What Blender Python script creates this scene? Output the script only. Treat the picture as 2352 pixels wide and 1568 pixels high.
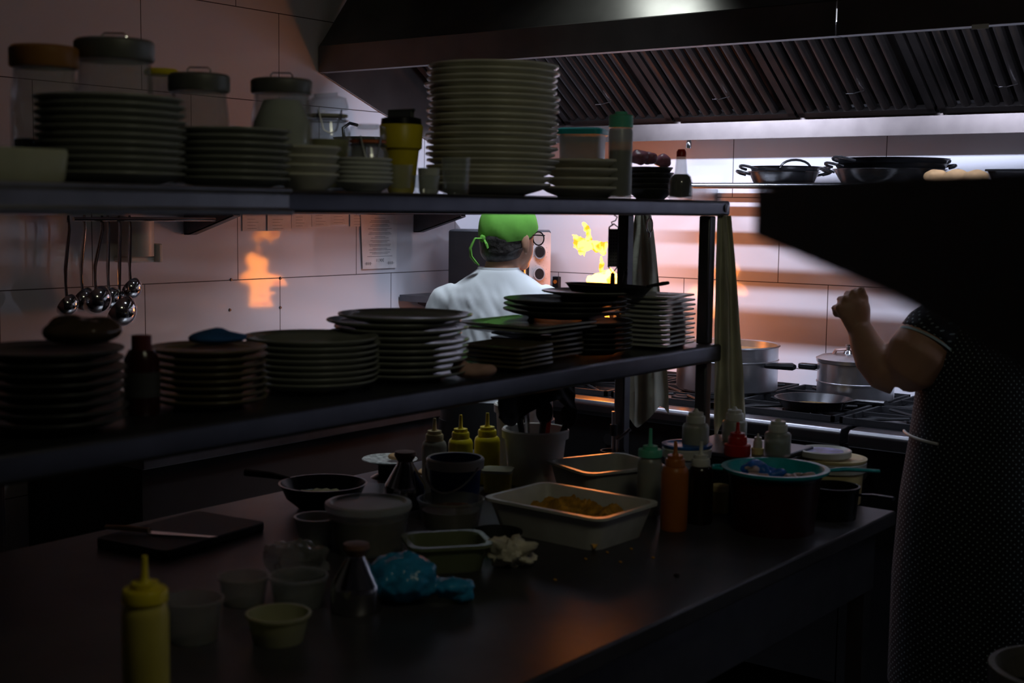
import bpy, bmesh, math, random
from mathutils import Vector, Matrix, noise
random.seed(7)
D = bpy.data
for o in list(D.objects): D.objects.remove(o)
SC = bpy.context.scene
COL = SC.collection
PI = math.pi

# ---------------------------------------------------------------- camera
CAM = Vector((0, 0, 1.6)); F = 3062.0
R3 = Matrix(((0.79794, -0.07040, 0.59860), (0.60260, 0.07210, -0.79480), (0.01280, 0.99492, 0.09990)))
ax = Vector(R3.col[0]).normalized(); bz = Vector(R3.col[2]).normalized()
ay = bz.cross(ax).normalized(); bz = ax.cross(ay).normalized()
R3 = Matrix((ax, ay, bz)).transposed()
cd = D.cameras.new('camera'); cam = D.objects.new('camera', cd); COL.objects.link(cam)
cam.matrix_world = Matrix.Translation(CAM) @ R3.to_4x4()
cd.sensor_width = 36; cd.lens = F / 2352 * 36; cd.clip_start = 0.05
cd.dof.use_dof = True; cd.dof.focus_distance = 4.5; cd.dof.aperture_fstop = 4.5
SC.camera = cam

def ray(x, y): return R3 @ Vector((x - 1176, -(y - 784), -F))
def onz(x, y, z): r = ray(x, y); return CAM + r * ((z - CAM.z) / r.z)
def onx(x, y, X): r = ray(x, y); return CAM + r * (X / r.x)
def ony(x, y, Y): r = ray(x, y); return CAM + r * (Y / r.y)

# ---------------------------------------------------------------- world, exposure, lights
w = D.worlds.new('world'); SC.world = w; w.use_nodes = True
w.node_tree.nodes['Background'].inputs[0].default_value = (0.55, 0.62, 0.7, 1)
w.node_tree.nodes['Background'].inputs[1].default_value = 0.004
SC.view_settings.view_transform = 'Standard'; SC.view_settings.look = 'None'
SC.view_settings.gamma = 1; SC.view_settings.use_curve_mapping = False
SC.view_settings.exposure = 0.0

def light(name, kind, loc, power, color, size=0.1, size_y=None, aim=None):
    l = D.lights.new(name, kind); l.energy = power; l.color = color
    if kind == 'AREA':
        l.shape = 'RECTANGLE'; l.size = size; l.size_y = size_y or size
    else: l.shadow_soft_size = size
    o = D.objects.new(name, l); COL.objects.link(o); o.location = loc
    if aim: o.rotation_euler = (Vector(aim) - Vector(loc)).to_track_quat('-Z', 'Y').to_euler()
    return o
# two fluorescent battens inside the hood, a ceiling lamp over the aisle, one over the near counter, the wok fire
for bx in (-2.55, -1.35, -0.15):
    light('hood_batten_light', 'AREA', (bx, 3.67, 2.14), 27.0 if bx < -2 else 21.0, (0.68, 0.76, 1.0), 0.9, 0.04, (bx, 4.57, 1.40))
al = light('aisle_ceiling_light', 'AREA', (-2.12, 3.02, 2.72), 4.2, (0.80, 0.90, 1.0), 0.4, 0.3, (-2.52, 3.28, 1.1)); al.data.spread = math.radians(75)
light('counter_ceiling_light', 'AREA', (-0.2, 1.2, 2.72), 3.1, (1.0, 0.98, 0.70), 0.5, 0.3, (-1.5, 2.0, 1.0))

light('hood_front_ceiling_light', 'AREA', (-2.38, 3.50, 2.72), 0.7, (0.85, 0.95, 0.9), 0.22, 0.10, (-2.38, 3.50, 1.0)).data.spread = math.radians(80)
# ---------------------------------------------------------------- materials
MC = {}
def mat(name, col, rough=0.5, metal=0.0, trans=0.0, ior=1.45, spec=0.5, var=0.12, scale=14, bump=0.0, bscale=60, emit=None, es=0.0, sheen=0.0, alpha=1.0):
    if name in MC: return MC[name]
    m = D.materials.new(name); m.use_nodes = True; nt = m.node_tree; n = nt.nodes; L = nt.links
    b = n['Principled BSDF']
    b.inputs['Roughness'].default_value = rough; b.inputs['Metallic'].default_value = metal
    b.inputs['Transmission Weight'].default_value = trans; b.inputs['IOR'].default_value = ior
    b.inputs['Specular IOR Level'].default_value = spec
    b.inputs['Alpha'].default_value = alpha
    if sheen: b.inputs['Sheen Weight'].default_value = sheen
    tc = n.new('ShaderNodeTexCoord'); nz = n.new('ShaderNodeTexNoise')
    nz.inputs['Scale'].default_value = scale; nz.inputs['Detail'].default_value = 4
    L.new(tc.outputs['Object'], nz.inputs['Vector'])
    cr = n.new('ShaderNodeValToRGB'); L.new(nz.outputs['Fac'], cr.inputs['Fac'])
    c = col; cr.color_ramp.elements[0].position = 0.3; cr.color_ramp.elements[1].position = 0.7
    cr.color_ramp.elements[0].color = (c[0]*(1-var), c[1]*(1-var), c[2]*(1-var), 1)
    cr.color_ramp.elements[1].color = (min(1, c[0]*(1+var)), min(1, c[1]*(1+var)), min(1, c[2]*(1+var)), 1)
    L.new(cr.outputs['Color'], b.inputs['Base Color'])
    if bump:
        n2 = n.new('ShaderNodeTexNoise'); n2.inputs['Scale'].default_value = bscale
        L.new(tc.outputs['Object'], n2.inputs['Vector'])
        bp = n.new('ShaderNodeBump'); bp.inputs['Strength'].default_value = bump; bp.inputs['Distance'].default_value = 0.004
        L.new(n2.outputs['Fac'], bp.inputs['Height']); L.new(bp.outputs['Normal'], b.inputs['Normal'])
    if emit:
        b.inputs['Emission Color'].default_value = (*emit, 1); b.inputs['Emission Strength'].default_value = es
    MC[name] = m; return m

steel = mat('brushed_steel', (0.34, 0.34, 0.36), 0.32, 1.0, bump=0.05, bscale=90)
steel_dark = mat('dull_dark_steel', (0.12, 0.12, 0.13), 0.42, 0.85, bump=0.05, bscale=60)
shelf_m = mat('shelf_steel', (0.13, 0.13, 0.15), 0.33, 0.9, bump=0.04, bscale=40)
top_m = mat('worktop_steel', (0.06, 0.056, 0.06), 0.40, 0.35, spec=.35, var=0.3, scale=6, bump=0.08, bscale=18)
hood_m = mat('hood_steel', (0.18, 0.17, 0.165), 0.30, 0.95, var=0.2, scale=5)
filt_m = mat('greasy_filter_steel', (0.035, 0.03, 0.028), 0.36, 0.9, var=0.25, scale=9)
black = mat('black_enamel', (0.010, 0.010, 0.011), 0.26, spec=.35)
blackm = mat('black_matt', (0.010, 0.010, 0.011), 0.7)
iron = mat('cast_iron', (0.010, 0.010, 0.011), 0.6, 0.0, spec=.3, bump=0.2)
chrome = mat('polished_steel', (0.62, 0.62, 0.64), 0.12, 1.0)
alu = mat('aluminium', (0.55, 0.55, 0.57), 0.28, 1.0, bump=0.04, bscale=50)
porc = mat('white_porcelain', (0.64, 0.63, 0.53), 0.16)
porc_w = mat('bright_porcelain', (0.62, 0.64, 0.60), 0.16)
porc_dk = mat('dark_stoneware', (0.045, 0.045, 0.042), 0.34)
porc_br = mat('brown_stoneware', (0.12, 0.10, 0.06), 0.22)
porc_g = mat('grey_green_porcelain', (0.26, 0.27, 0.24), 0.17)
def thin(name, tint, body, fac, rough=0.04):
    """thin see-through wall: straight transmission, Fresnel gloss and a share of cloudy body"""
    m = D.materials.new(name); m.use_nodes = True; nt = m.node_tree; n = nt.nodes; L = nt.links
    n.remove(n['Principled BSDF']); out = n['Material Output']
    tr = n.new('ShaderNodeBsdfTransparent'); tr.inputs[0].default_value = (*tint, 1)
    tc = n.new('ShaderNodeTexCoord'); nz = n.new('ShaderNodeTexNoise'); nz.inputs['Scale'].default_value = 12; L.new(tc.outputs['Object'], nz.inputs[0])
    df = n.new('ShaderNodeBsdfDiffuse'); df.inputs[0].default_value = (*body, 1)
    mr = n.new('ShaderNodeMapRange'); mr.inputs[3].default_value = fac*.7; mr.inputs[4].default_value = fac*1.3; L.new(nz.outputs['Fac'], mr.inputs[0])
    m1 = n.new('ShaderNodeMixShader'); L.new(mr.outputs[0], m1.inputs[0]); L.new(tr.outputs[0], m1.inputs[1]); L.new(df.outputs[0], m1.inputs[2])
    gl = n.new('ShaderNodeBsdfGlossy'); gl.inputs['Roughness'].default_value = rough
    lw = n.new('ShaderNodeLayerWeight'); lw.inputs[0].default_value = 0.5
    pw = n.new('ShaderNodeMath'); pw.operation = 'POWER'; L.new(lw.outputs['Facing'], pw.inputs[0]); pw.inputs[1].default_value = 4
    fr = n.new('ShaderNodeMapRange'); fr.inputs[3].default_value = 0.05; fr.inputs[4].default_value = 0.5; L.new(pw.outputs[0], fr.inputs[0])
    m2 = n.new('ShaderNodeMixShader'); L.new(fr.outputs[0], m2.inputs[0]); L.new(m1.outputs[0], m2.inputs[1]); L.new(gl.outputs[0], m2.inputs[2])
    L.new(m2.outputs[0], out.inputs[0]); return m
glass = thin('clear_glass', (.93, .95, .95), (.65, .67, .64), .13)
frost = thin('frosted_plastic', (.8, .82, .8), (.62, .64, .60), .34, .3)
clearp = thin('clear_plastic', (.85, .87, .86), (.6, .62, .6), .16, .12)
whitep = mat('white_plastic', (0.66, 0.66, 0.62), 0.35)
yellowp = mat('yellow_plastic', (0.75, 0.60, 0.02), 0.38)
yellowb = mat('pale_yellow_sauce', (0.62, 0.52, 0.10), 0.4)
creamp = mat('cream_sauce', (0.80, 0.66, 0.33), 0.4)
redp = mat('red_plastic', (0.50, 0.015, 0.01), 0.35)
orangep = mat('orange_plastic', (0.46, 0.14, 0.02), 0.38)
greenp = mat('mint_plastic', (0.12, 0.55, 0.36), 0.38)
tealp = mat('teal_plastic', (0.0, 0.38, 0.42), 0.35)
bluep = mat('blue_plastic', (0.02, 0.10, 0.40), 0.4)
dgreen = mat('green_sauce', (0.05, 0.30, 0.05), 0.4)
soy = mat('dark_sauce', (0.012, 0.006, 0.004), 0.2)
mred = mat('maroon_enamel', (0.035, 0.004, 0.007), 0.3)
skin = mat('skin', (0.50, 0.27, 0.18), 0.5, var=0.08, scale=20, bump=0.05, bscale=120)
hair_m = mat('grey_black_hair', (0.05, 0.045, 0.045), 0.45, var=0.6, scale=60, bump=0.6, bscale=90)
tee_m = mat('white_cotton', (0.72, 0.75, 0.80), 0.85, var=0.04, bump=0.25, bscale=12, sheen=0.2)
band_m = mat('green_cotton', (0.17, 0.50, 0.07), 0.8, var=0.12, bump=0.3, bscale=25)
towel_m = mat('linen_towel', (0.42, 0.42, 0.33), 0.9, var=0.12, bump=0.4, bscale=40)
pinkc = mat('pink_cloth', (0.60, 0.36, 0.30), 0.9, bump=0.4, bscale=50)
bread_m = mat('bread_crust', (0.62, 0.38, 0.18), 0.7, var=0.35, scale=25, bump=0.4)
paper = mat('printed_paper', (0.72, 0.68, 0.66), 0.7)
ink = mat('black_ink', (0.02, 0.02, 0.02), 0.7)
wood = mat('wood', (0.45, 0.30, 0.15), 0.6, var=0.3)
foodm = mat('orange_chopped_food', (0.60, 0.30, 0.03), 0.5, var=0.4, scale=60)
palefood = mat('pale_chopped_food', (0.50, 0.47, 0.25), 0.5, var=0.3, scale=60)
onion_m = mat('purple_onion', (0.38, 0.16, 0.22), 0.3, var=0.5, scale=18)
shrimp_m = mat('grey_pink_shrimp', (0.45, 0.32, 0.30), 0.35, var=0.4, scale=40)
bluebag = mat('blue_bag_film', (0.03, 0.32, 0.62), 0.25, var=0.25, scale=20, bump=0.9, bscale=40)
bluecl = mat('blue_cloth', (0.02, 0.10, 0.28), 0.8, bump=0.3)
clearbag = thin('clear_bag_film', (.8, .82, .82), (.5, .5, .5), .25, .15)
napkin = mat('crumpled_napkin', (0.72, 0.66, 0.52), 0.85, var=0.3, scale=25, bump=0.5, bscale=50)
floor_m = mat('dark_floor_tile', (0.06, 0.055, 0.05), 0.4, var=0.3, scale=3)
ceil_m = mat('ceiling_paint', (0.30, 0.30, 0.30), 0.8)
blackmetal = mat('powder_black_metal', (0.04, 0.04, 0.042), 0.5, 0.2)
slatm = mat('rack_steel', (0.5, 0.5, 0.5), 0.3, 1.0)
labelw = mat('white_label', (0.6, 0.6, 0.6), 0.5)
lampm = mat('lamp_diffuser', (0.9, 0.9, 0.9), 0.5, emit=(0.85, 0.9, 1.0), es=0.8)
cutb = mat('dark_cutting_board', (0.035, 0.035, 0.035), 0.6)
pinstr = mat('dark_trousers', (0.02, 0.02, 0.025), 0.8)

def tile_mat(name, axis, s0):
    m = D.materials.new(name); m.use_nodes = True; nt = m.node_tree; n = nt.nodes; L = nt.links; b = n['Principled BSDF']
    tc = n.new('ShaderNodeTexCoord'); sp = n.new('ShaderNodeSeparateXYZ'); L.new(tc.outputs['Object'], sp.inputs[0])
    def mt(op, a, bb=None, c=None):
        x = n.new('ShaderNodeMath'); x.operation = op
        for i, v in enumerate((a, bb, c)):
            if v is None: continue
            if isinstance(v, (int, float)): x.inputs[i].default_value = v
            else: L.new(v, x.inputs[i])
        return x.outputs[0]
    u = sp.outputs[axis]; z = sp.outputs['Z']
    v = mt('DIVIDE', mt('SUBTRACT', z, 1.334), 0.315); row = mt('FLOOR', v); fv = mt('SUBTRACT', v, row)
    uu = mt('DIVIDE', mt('ADD', mt('SUBTRACT', u, s0), mt('MULTIPLY', row, 0.2)), 0.6)
    fu = mt('FRACT', mt('ADD', uu, 40.0))
    du = mt('MULTIPLY', mt('MINIMUM', fu, mt('SUBTRACT', 1.0, fu)), 0.6)
    dv = mt('MULTIPLY', mt('MINIMUM', fv, mt('SUBTRACT', 1.0, fv)), 0.315)
    d = mt('MINIMUM', du, dv); g = mt('LESS_THAN', d, 0.0016)
    nz = n.new('ShaderNodeTexNoise'); nz.inputs['Scale'].default_value = 1.6; L.new(tc.outputs['Object'], nz.inputs['Vector'])
    cr = n.new('ShaderNodeValToRGB'); L.new(nz.outputs['Fac'], cr.inputs[0])
    cr.color_ramp.elements[0].color = (0.62, 0.60, 0.62, 1); cr.color_ramp.elements[1].color = (0.72, 0.71, 0.74, 1)
    mx = n.new('ShaderNodeMixRGB'); L.new(g, mx.inputs[0]); L.new(cr.outputs[0], mx.inputs[1]); mx.inputs[2].default_value = (0.06, 0.05, 0.05, 1)
    L.new(mx.outputs[0], b.inputs['Base Color'])
    L.new(mt('ADD', mt('MULTIPLY', g, 0.6), 0.065), b.inputs['Roughness'])
    n2 = n.new('ShaderNodeTexNoise'); n2.inputs['Scale'].default_value = 9; L.new(tc.outputs['Object'], n2.inputs['Vector'])
    h = mt('SUBTRACT', mt('MULTIPLY', n2.outputs['Fac'], 0.12), g)
    bp = n.new('ShaderNodeBump'); bp.inputs['Strength'].default_value = 0.35; bp.inputs['Distance'].default_value = 0.0015
    L.new(h, bp.inputs['Height']); L.new(bp.outputs[0], b.inputs['Normal'])
    return m
tile_left = tile_mat('glazed_wall_tile_left', 'Y', 3.169)
tile_back = tile_mat('glazed_wall_tile_back', 'X', -2.203)

def dots_mat():
    m = D.materials.new('polka_dot_cloth'); m.use_nodes = True; nt = m.node_tree; n = nt.nodes; L = nt.links; b = n['Principled BSDF']
    tc = n.new('ShaderNodeTexCoord'); sp = n.new('ShaderNodeSeparateXYZ'); L.new(tc.outputs['Object'], sp.inputs[0])
    at = n.new('ShaderNodeMath'); at.operation = 'ARCTAN2'; L.new(sp.outputs[0], at.inputs[0])
    ng = n.new('ShaderNodeMath'); ng.operation = 'MULTIPLY'; L.new(sp.outputs[1], ng.inputs[0]); ng.inputs[1].default_value = -1
    L.new(ng.outputs[0], at.inputs[1])
    mu = n.new('ShaderNodeMath'); mu.operation = 'MULTIPLY'; L.new(at.outputs[0], mu.inputs[0]); mu.inputs[1].default_value = 0.19
    cb = n.new('ShaderNodeCombineXYZ'); L.new(mu.outputs[0], cb.inputs[0]); L.new(sp.outputs[2], cb.inputs[1])
    mp = n.new('ShaderNodeMapping'); mp.inputs['Rotation'].default_value = (0, 0, PI/4); L.new(cb.outputs[0], mp.inputs[0])
    vo = n.new('ShaderNodeTexVoronoi'); vo.voronoi_dimensions = '2D'; vo.inputs['Scale'].default_value = 84; vo.inputs['Randomness'].default_value = 0.12
    L.new(mp.outputs[0], vo.inputs['Vector'])
    lt = n.new('ShaderNodeMath'); lt.operation = 'LESS_THAN'; L.new(vo.outputs['Distance'], lt.inputs[0]); lt.inputs[1].default_value = 0.17
    mx = n.new('ShaderNodeMixRGB'); L.new(lt.outputs[0], mx.inputs[0]); mx.inputs[1].default_value = (0.008, 0.008, 0.012, 1); mx.inputs[2].default_value = (0.24, 0.30, 0.32, 1)
    L.new(mx.outputs[0], b.inputs['Base Color']); b.inputs['Roughness'].default_value = 0.85
    return m
dots = dots_mat()

def flame_mat(name, lo, hi):
    m = D.materials.new(name); m.use_nodes = True; nt = m.node_tree; n = nt.nodes; L = nt.links
    n.remove(n['Principled BSDF']); e = n.new('ShaderNodeEmission'); out = n['Material Output']
    tc = n.new('ShaderNodeTexCoord'); nz = n.new('ShaderNodeTexNoise'); nz.inputs['Scale'].default_value = 30; L.new(tc.outputs['Object'], nz.inputs[0])
    nz.inputs['Detail'].default_value = 1
    cr = n.new('ShaderNodeValToRGB'); L.new(nz.outputs['Fac'], cr.inputs[0])
    cr.color_ramp.elements[0].position = 0.36; cr.color_ramp.elements[1].position = 0.5
    cr.color_ramp.elements[0].color = (1, 0.17, 0.01, 1); cr.color_ramp.elements[1].color = (1, 0.28, 0.035, 1)
    L.new(cr.outputs[0], e.inputs[0])
    mr = n.new('ShaderNodeMapRange'); mr.inputs[1].default_value = 0.36; mr.inputs[2].default_value = 0.50; mr.inputs[3].default_value = lo; mr.inputs[4].default_value = hi
    L.new(nz.outputs['Fac'], mr.inputs[0]); L.new(mr.outputs[0], e.inputs[1]); L.new(e.outputs[0], out.inputs[0])
    return m
flame = flame_mat('flame', 4, 11)
flame_hot = flame_mat('dense_flame', 12, 22)

# ---------------------------------------------------------------- mesh helpers
def B(): return bmesh.new()
def box(bm, x0, x1, y0, y1, z0, z1):
    vs = [bm.verts.new(p) for p in ((x0,y0,z0),(x1,y0,z0),(x1,y1,z0),(x0,y1,z0),(x0,y0,z1),(x1,y0,z1),(x1,y1,z1),(x0,y1,z1))]
    for f in ((0,3,2,1),(4,5,6,7),(0,1,5,4),(1,2,6,5),(2,3,7,6),(3,0,4,7)): bm.faces.new([vs[i] for i in f])
    return bm
def loft(bm, rings, cap=True, closed=True):
    vr = [[bm.verts.new(p) for p in r] for r in rings]; n = len(rings[0])
    for a, b in zip(vr, vr[1:]):
        for i in range(n if closed else n-1):
            j = (i+1) % n; bm.faces.new((a[i], a[j], b[j], b[i]))
    if cap:
        bm.faces.new(list(reversed(vr[0]))); bm.faces.new(vr[-1])
    return bm
def lathe(bm, prof, seg=36, c=(0,0,0), sx=1, sy=1):
    vr = []
    for r, z in prof:
        if r < 1e-6: vr.append([bm.verts.new((c[0], c[1], c[2]+z))])
        else: vr.append([bm.verts.new((c[0]+r*sx*math.cos(2*PI*i/seg), c[1]+r*sy*math.sin(2*PI*i/seg), c[2]+z)) for i in range(seg)])
    for a, b in zip(vr, vr[1:]):
        for i in range(seg):
            j = (i+1) % seg
            if len(a) == 1 and len(b) == 1: continue
            if len(a) == 1: bm.faces.new((a[0], b[j], b[i]))
            elif len(b) == 1: bm.faces.new((a[i], a[j], b[0]))
            else: bm.faces.new((a[i], a[j], b[j], b[i]))
    return bm
def shell(r0, r1, h, t=0.002, rim=0.0):
    """profile of an open vessel: outer wall up, rim, inner wall down"""
    p = [(0, 0), (r0, 0), (r1, h-0.004)]
    if rim: p += [(r1+rim, h-0.004), (r1+rim, h)]
    else: p += [(r1, h)]
    return p + [(r1-t, h), (r0-t, t), (0, t)]
def tube(bm, pts, r, seg=8, flat=1.0):
    pts = [Vector(p) for p in pts]; n = len(pts)
    rs = r if isinstance(r, (list, tuple)) else [r]*n
    rings = []; up = Vector((0, 0, 1)); prev = None
    for i, p in enumerate(pts):
        d = (pts[min(i+1, n-1)] - pts[max(i-1, 0)])
        d = d.normalized() if d.length > 1e-9 else Vector((0,0,1))
        if prev is None:
            u = up.cross(d)
            if u.length < 0.1: u = Vector((1, 0, 0)).cross(d)
            u.normalize()
        else:
            u = prev - d*prev.dot(d); u.normalize()
        v = d.cross(u); prev = u
        rings.append([p + u*math.cos(2*PI*k/seg)*rs[i] + v*math.sin(2*PI*k/seg)*rs[i]*flat for k in range(seg)])
    return loft(bm, rings)
def ell(bm, c, r, rotz=0, seg=16, rings=10, rot=None):
    m = Matrix.Translation(c) @ (rot.to_4x4() if rot else Matrix.Rotation(rotz, 4, 'Z')) @ Matrix.Diagonal((r[0], r[1], r[2], 1))
    bmesh.ops.create_uvsphere(bm, u_segments=seg, v_segments=rings, radius=1, matrix=m)
    return bm
def rr(w, d, r, n=5):
    pts = []
    r = min(r, w/2-1e-4, d/2-1e-4)
    for cx, cy, a in ((w/2-r, d/2-r, 0), (-w/2+r, d/2-r, PI/2), (-w/2+r, -d/2+r, PI), (w/2-r, -d/2+r, 1.5*PI)):
        for k in range(n+1):
            t = a + PI/2*k/n; pts.append((cx+r*math.cos(t), cy+r*math.sin(t)))
    return pts
def tub(bm, w, d, h, t=0.003, taper=0.88, rim=0.01, r=0.03):
    def ring(s, z, g=0): return [(x, y, z) for x, y in rr(w*s+g, d*s+g, r)]
    return loft(bm, [ring(taper, 0), ring(1, h-0.006), ring(1, h-0.006, 2*rim), ring(1, h, 2*rim), ring(1, h, -2*t), ring(taper, t, -2*t)])
def prism(bm, poly, ext):
    e = Vector(ext); return loft(bm, [[Vector(p) for p in poly], [Vector(p)+e for p in poly]])
def noisy(bm, amp, sc, seed=0):
    bm.normal_update()
    for v in bm.verts:
        v.co += v.normal * amp * noise.noise(v.co*sc + Vector((seed*3.1, seed, 0)))
    return bm
def obj(name, bm, m, parent=None, loc=None, rz=0, smooth=True, bevel=0.0, sub=0):
    bmesh.ops.recalc_face_normals(bm, faces=bm.faces)
    me = D.meshes.new(name); bm.to_mesh(me); bm.free()
    me.materials.append(m)
    if smooth:
        me.shade_smooth()
        try: me.set_sharp_from_angle(angle=math.radians(38))
        except Exception: pass
    o = D.objects.new(name, me); COL.objects.link(o)
    if parent: o.parent = parent
    if loc is not None: o.location = loc
    if rz: o.rotation_euler = (0, 0, rz)
    if bevel:
        b = o.modifiers.new('bevel', 'BEVEL'); b.width = bevel; b.segments = 2; b.limit_method = 'ANGLE'
    if sub:
        s = o.modifiers.new('sub', 'SUBSURF'); s.levels = sub; s.render_levels = sub
    return o
def remesh(name, bm, m, voxel, parent=None, smooth=6, loc=None):
    """fuse overlapping closed shapes into one continuous surface"""
    bmesh.ops.recalc_face_normals(bm, faces=bm.faces)
    me = D.meshes.new('t'); bm.to_mesh(me); bm.free()
    t = D.objects.new('t', me); COL.objects.link(t)
    r = t.modifiers.new('r', 'REMESH'); r.mode = 'VOXEL'; r.voxel_size = voxel; r.use_smooth_shade = True
    s = t.modifiers.new('s', 'SMOOTH'); s.factor = 0.5; s.iterations = smooth
    dg = bpy.context.evaluated_depsgraph_get(); dg.update()
    me2 = D.meshes.new_from_object(t.evaluated_get(dg)); D.objects.remove(t); D.meshes.remove(me)
    me2.name = name; me2.materials.clear(); me2.materials.append(m); me2.shade_smooth()
    o = D.objects.new(name, me2); COL.objects.link(o)
    if parent: o.parent = parent
    if loc is not None: o.location = loc
    return o
def tag(o, label, cat, group=None):
    o['label'] = label; o['category'] = cat
    if group: o['group'] = group
    return o
def thing(name, label, cat, loc=(0,0,0), rz=0, group=None):
    o = D.objects.new(name, None); COL.objects.link(o); o.empty_display_size = 0.05
    o.location = loc; o.rotation_euler = (0, 0, rz); return tag(o, label, cat, group)
def struct(name, bm, m, parent=None, **k):
    o = obj(name, bm, m, parent, **k)
    if not parent: o['kind'] = 'structure'
    return o

# ================================================================ ROOM
XW, YW = -3.6, 4.57
struct('floor', box(B(), XW-.1, 2.6, -2.6, YW+.1, -0.1, 0), floor_m)
struct('ceiling', box(B(), XW-.1, 2.6, -2.6, YW+.1, 2.75, 2.85), ceil_m)
struct('wall_left', box(B(), XW-.1, XW, -2.6, YW+.1, 0, 2.75), tile_left)
struct('wall_back', box(B(), XW, 2.6, YW, YW+.1, 0, 2.75), tile_back)
struct('wall_right', box(B(), 2.5, 2.6, -2.5, YW, 0, 2.75), ceil_m)
struct('wall_front', box(B(), XW, 2.6, -2.6, -2.5, 0, 2.75), ceil_m)
scr = [(3.137, 1.336), (3.37, 1.333), (3.13, 1.23), (3.369, 1.226)]
for i, (y, z) in enumerate(scr):
    m4 = Matrix.Translation((XW+.002, y, z)) @ Matrix.Rotation(PI/2, 4, 'Y')
    bm = B(); bmesh.ops.create_cone(bm, cap_ends=True, segments=16, radius1=.006, radius2=.004, depth=.006, matrix=m4)
    tag(obj('wall_screw', bm, steel_dark), ['dark wall screw on the tile joint left of the flame reflection', 'dark wall screw at the tile joint corner above the plates',
        'lone dark screw in the middle of a white tile', 'dark wall screw lower on the vertical tile joint'][i], 'screw', 'screws in the tiled wall')
# dark tall cabinet at the far left
t = thing('tall_cabinet', 'tall dark cabinet standing against the left wall at the photo edge', 'cabinet', (-3.35, 1.72, 0))
obj('cabinet_body', box(B(), -.24, .24, -.6, .22, 0, 2.45), blackmetal, t, bevel=.004)
obj('cabinet_door', box(B(), .243, .262, -.58, .2, .1, 2.4), blackmetal, t, bevel=.003)
# counter along the left wall
sidebody = blackm
t = thing('side_counter', 'dark steel counter running along the left tiled wall', 'counter', (-3.31, 3.3, 0))
obj('counter_top', box(B(), -.285, .30, -1.0, .62, .86, .9), steel, t, bevel=.004)
obj('counter_body', box(B(), -.285, .27, -.98, .62, .1, .86), blackm, t)
obj('plinth', box(B(), -.285, .22, -.98, .62, 0, .1), blackm, t)

# ---------------------------------------------------------------- wall shelf on left wall with brackets
t = thing('wall_shelf', 'dark steel shelf bracketed to the left tiled wall above the tickets', 'shelf', (XW, 3.3, 1.57))
obj('shelf_board', box(B(), .002, .27, -1.0, 1.0, 0, .03), steel_dark, t, bevel=.003)
for yy in (2.93, 4.10):
    bm = B()
    for s in (0, .028):
        prism(bm, [(.004, yy-3.3+s, 0), (.25, yy-3.3+s, 0), (.25, yy-3.3+s, -.01), (.03, yy-3.3+s, -.075), (.004, yy-3.3+s, -.075)], (0, .003, 0))
    prism(bm, [(.03, yy-3.3, -.075), (.004, yy-3.3, -.075), (.004, yy-3.3, -.071), (.03, yy-3.3, -.071), (.25, yy-3.3, -.006), (.25, yy-3.3, -.01)], (0, .031, 0))
    obj('bracket', bm, steel_dark, t, smooth=False)
obj('hook_rail', tube(B(), [(.22, -.95, -.02), (.22, -.42, -.02)], .006), chrome, t)

# ladles hanging from hook rail
def ladle(x, y, z0, L, r, label, tilt=0.0, dark=False):
    t = thing('ladle', label, 'ladle', (x, y, z0), .3, 'steel ladles hanging under the wall shelf')
    obj('handle', tube(B(), [(tilt*L, 0, 0), (tilt*L, .004, .02), (tilt*L*.9, .008, -.02), (0, 0, -L*.6), (0, 0, -L+.05), (0, .004, -L)], [.004, .004, .006, .007, .005, .006], flat=.5), chrome, t)
    prof = []
    for k in range(9): a = -PI/2 + PI/2*k/8; prof.append((r*math.cos(a) if k else 0, r*math.sin(a)))
    prof += [(r-.002, 0)] + [((r-.002)*math.cos(-PI/2*k/8) if k < 8 else 0, (r-.002)*math.sin(-PI/2*k/8)) for k in range(1, 9)]
    bm = lathe(B(), prof, 28); bmesh.ops.rotate(bm, verts=bm.verts, cent=(0,0,0), matrix=Matrix.Rotation(-1.0, 3, 'Y'))
    bmesh.ops.translate(bm, verts=bm.verts, vec=(0, 0, -L-.01))
    obj('bowl', bm, chrome, t)
LD = [(272, .0, .235, .052, 'steel ladle hanging lowest and nearest with round polished bowl', 0),
      (216, .14, .20, .048, 'steel ladle hanging just left of the lowest one, handle leaning', .12),
      (246, .42, .205, .040, 'steel ladle half hidden between the two front ladles', 0),
      (296, .30, .175, .038, 'small ladle peeking out right behind the lowest ladle', 0),
      (185, .45, .205, .042, 'dark ladle hanging second from the left end of the rail', .05),
      (148, .1, .21, .036, 'dark ladle hanging at the left end of the rail', .05)]
for px_, dx, L, r, lab, tl in LD:
    p = onx(px_, 520, XW+.22-dx*.3); ladle(XW+.22-dx*.3, p.y, 1.54, L+.02, r, lab, tl)
# paper towel holder
p = onx(315, 560, XW+.06)
t = thing('paper_dispenser', 'white cylindrical paper dispenser fixed to the left tiled wall', 'dispenser', (XW+.062, p.y, 1.41))
obj('roll', lathe(B(), [(0, .02), (.052, .02), (.052, .145), (.018, .145), (.018, .10), (0, .10)]), whitep, t)
obj('holder_body', box(B(), -.06, .03, -.05, .045, 0, .02), whitep, t, bevel=.006)
obj('holder_arm', box(B(), .0, .05, .045, .06, .0, .06), whitep, t, bevel=.004)

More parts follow.
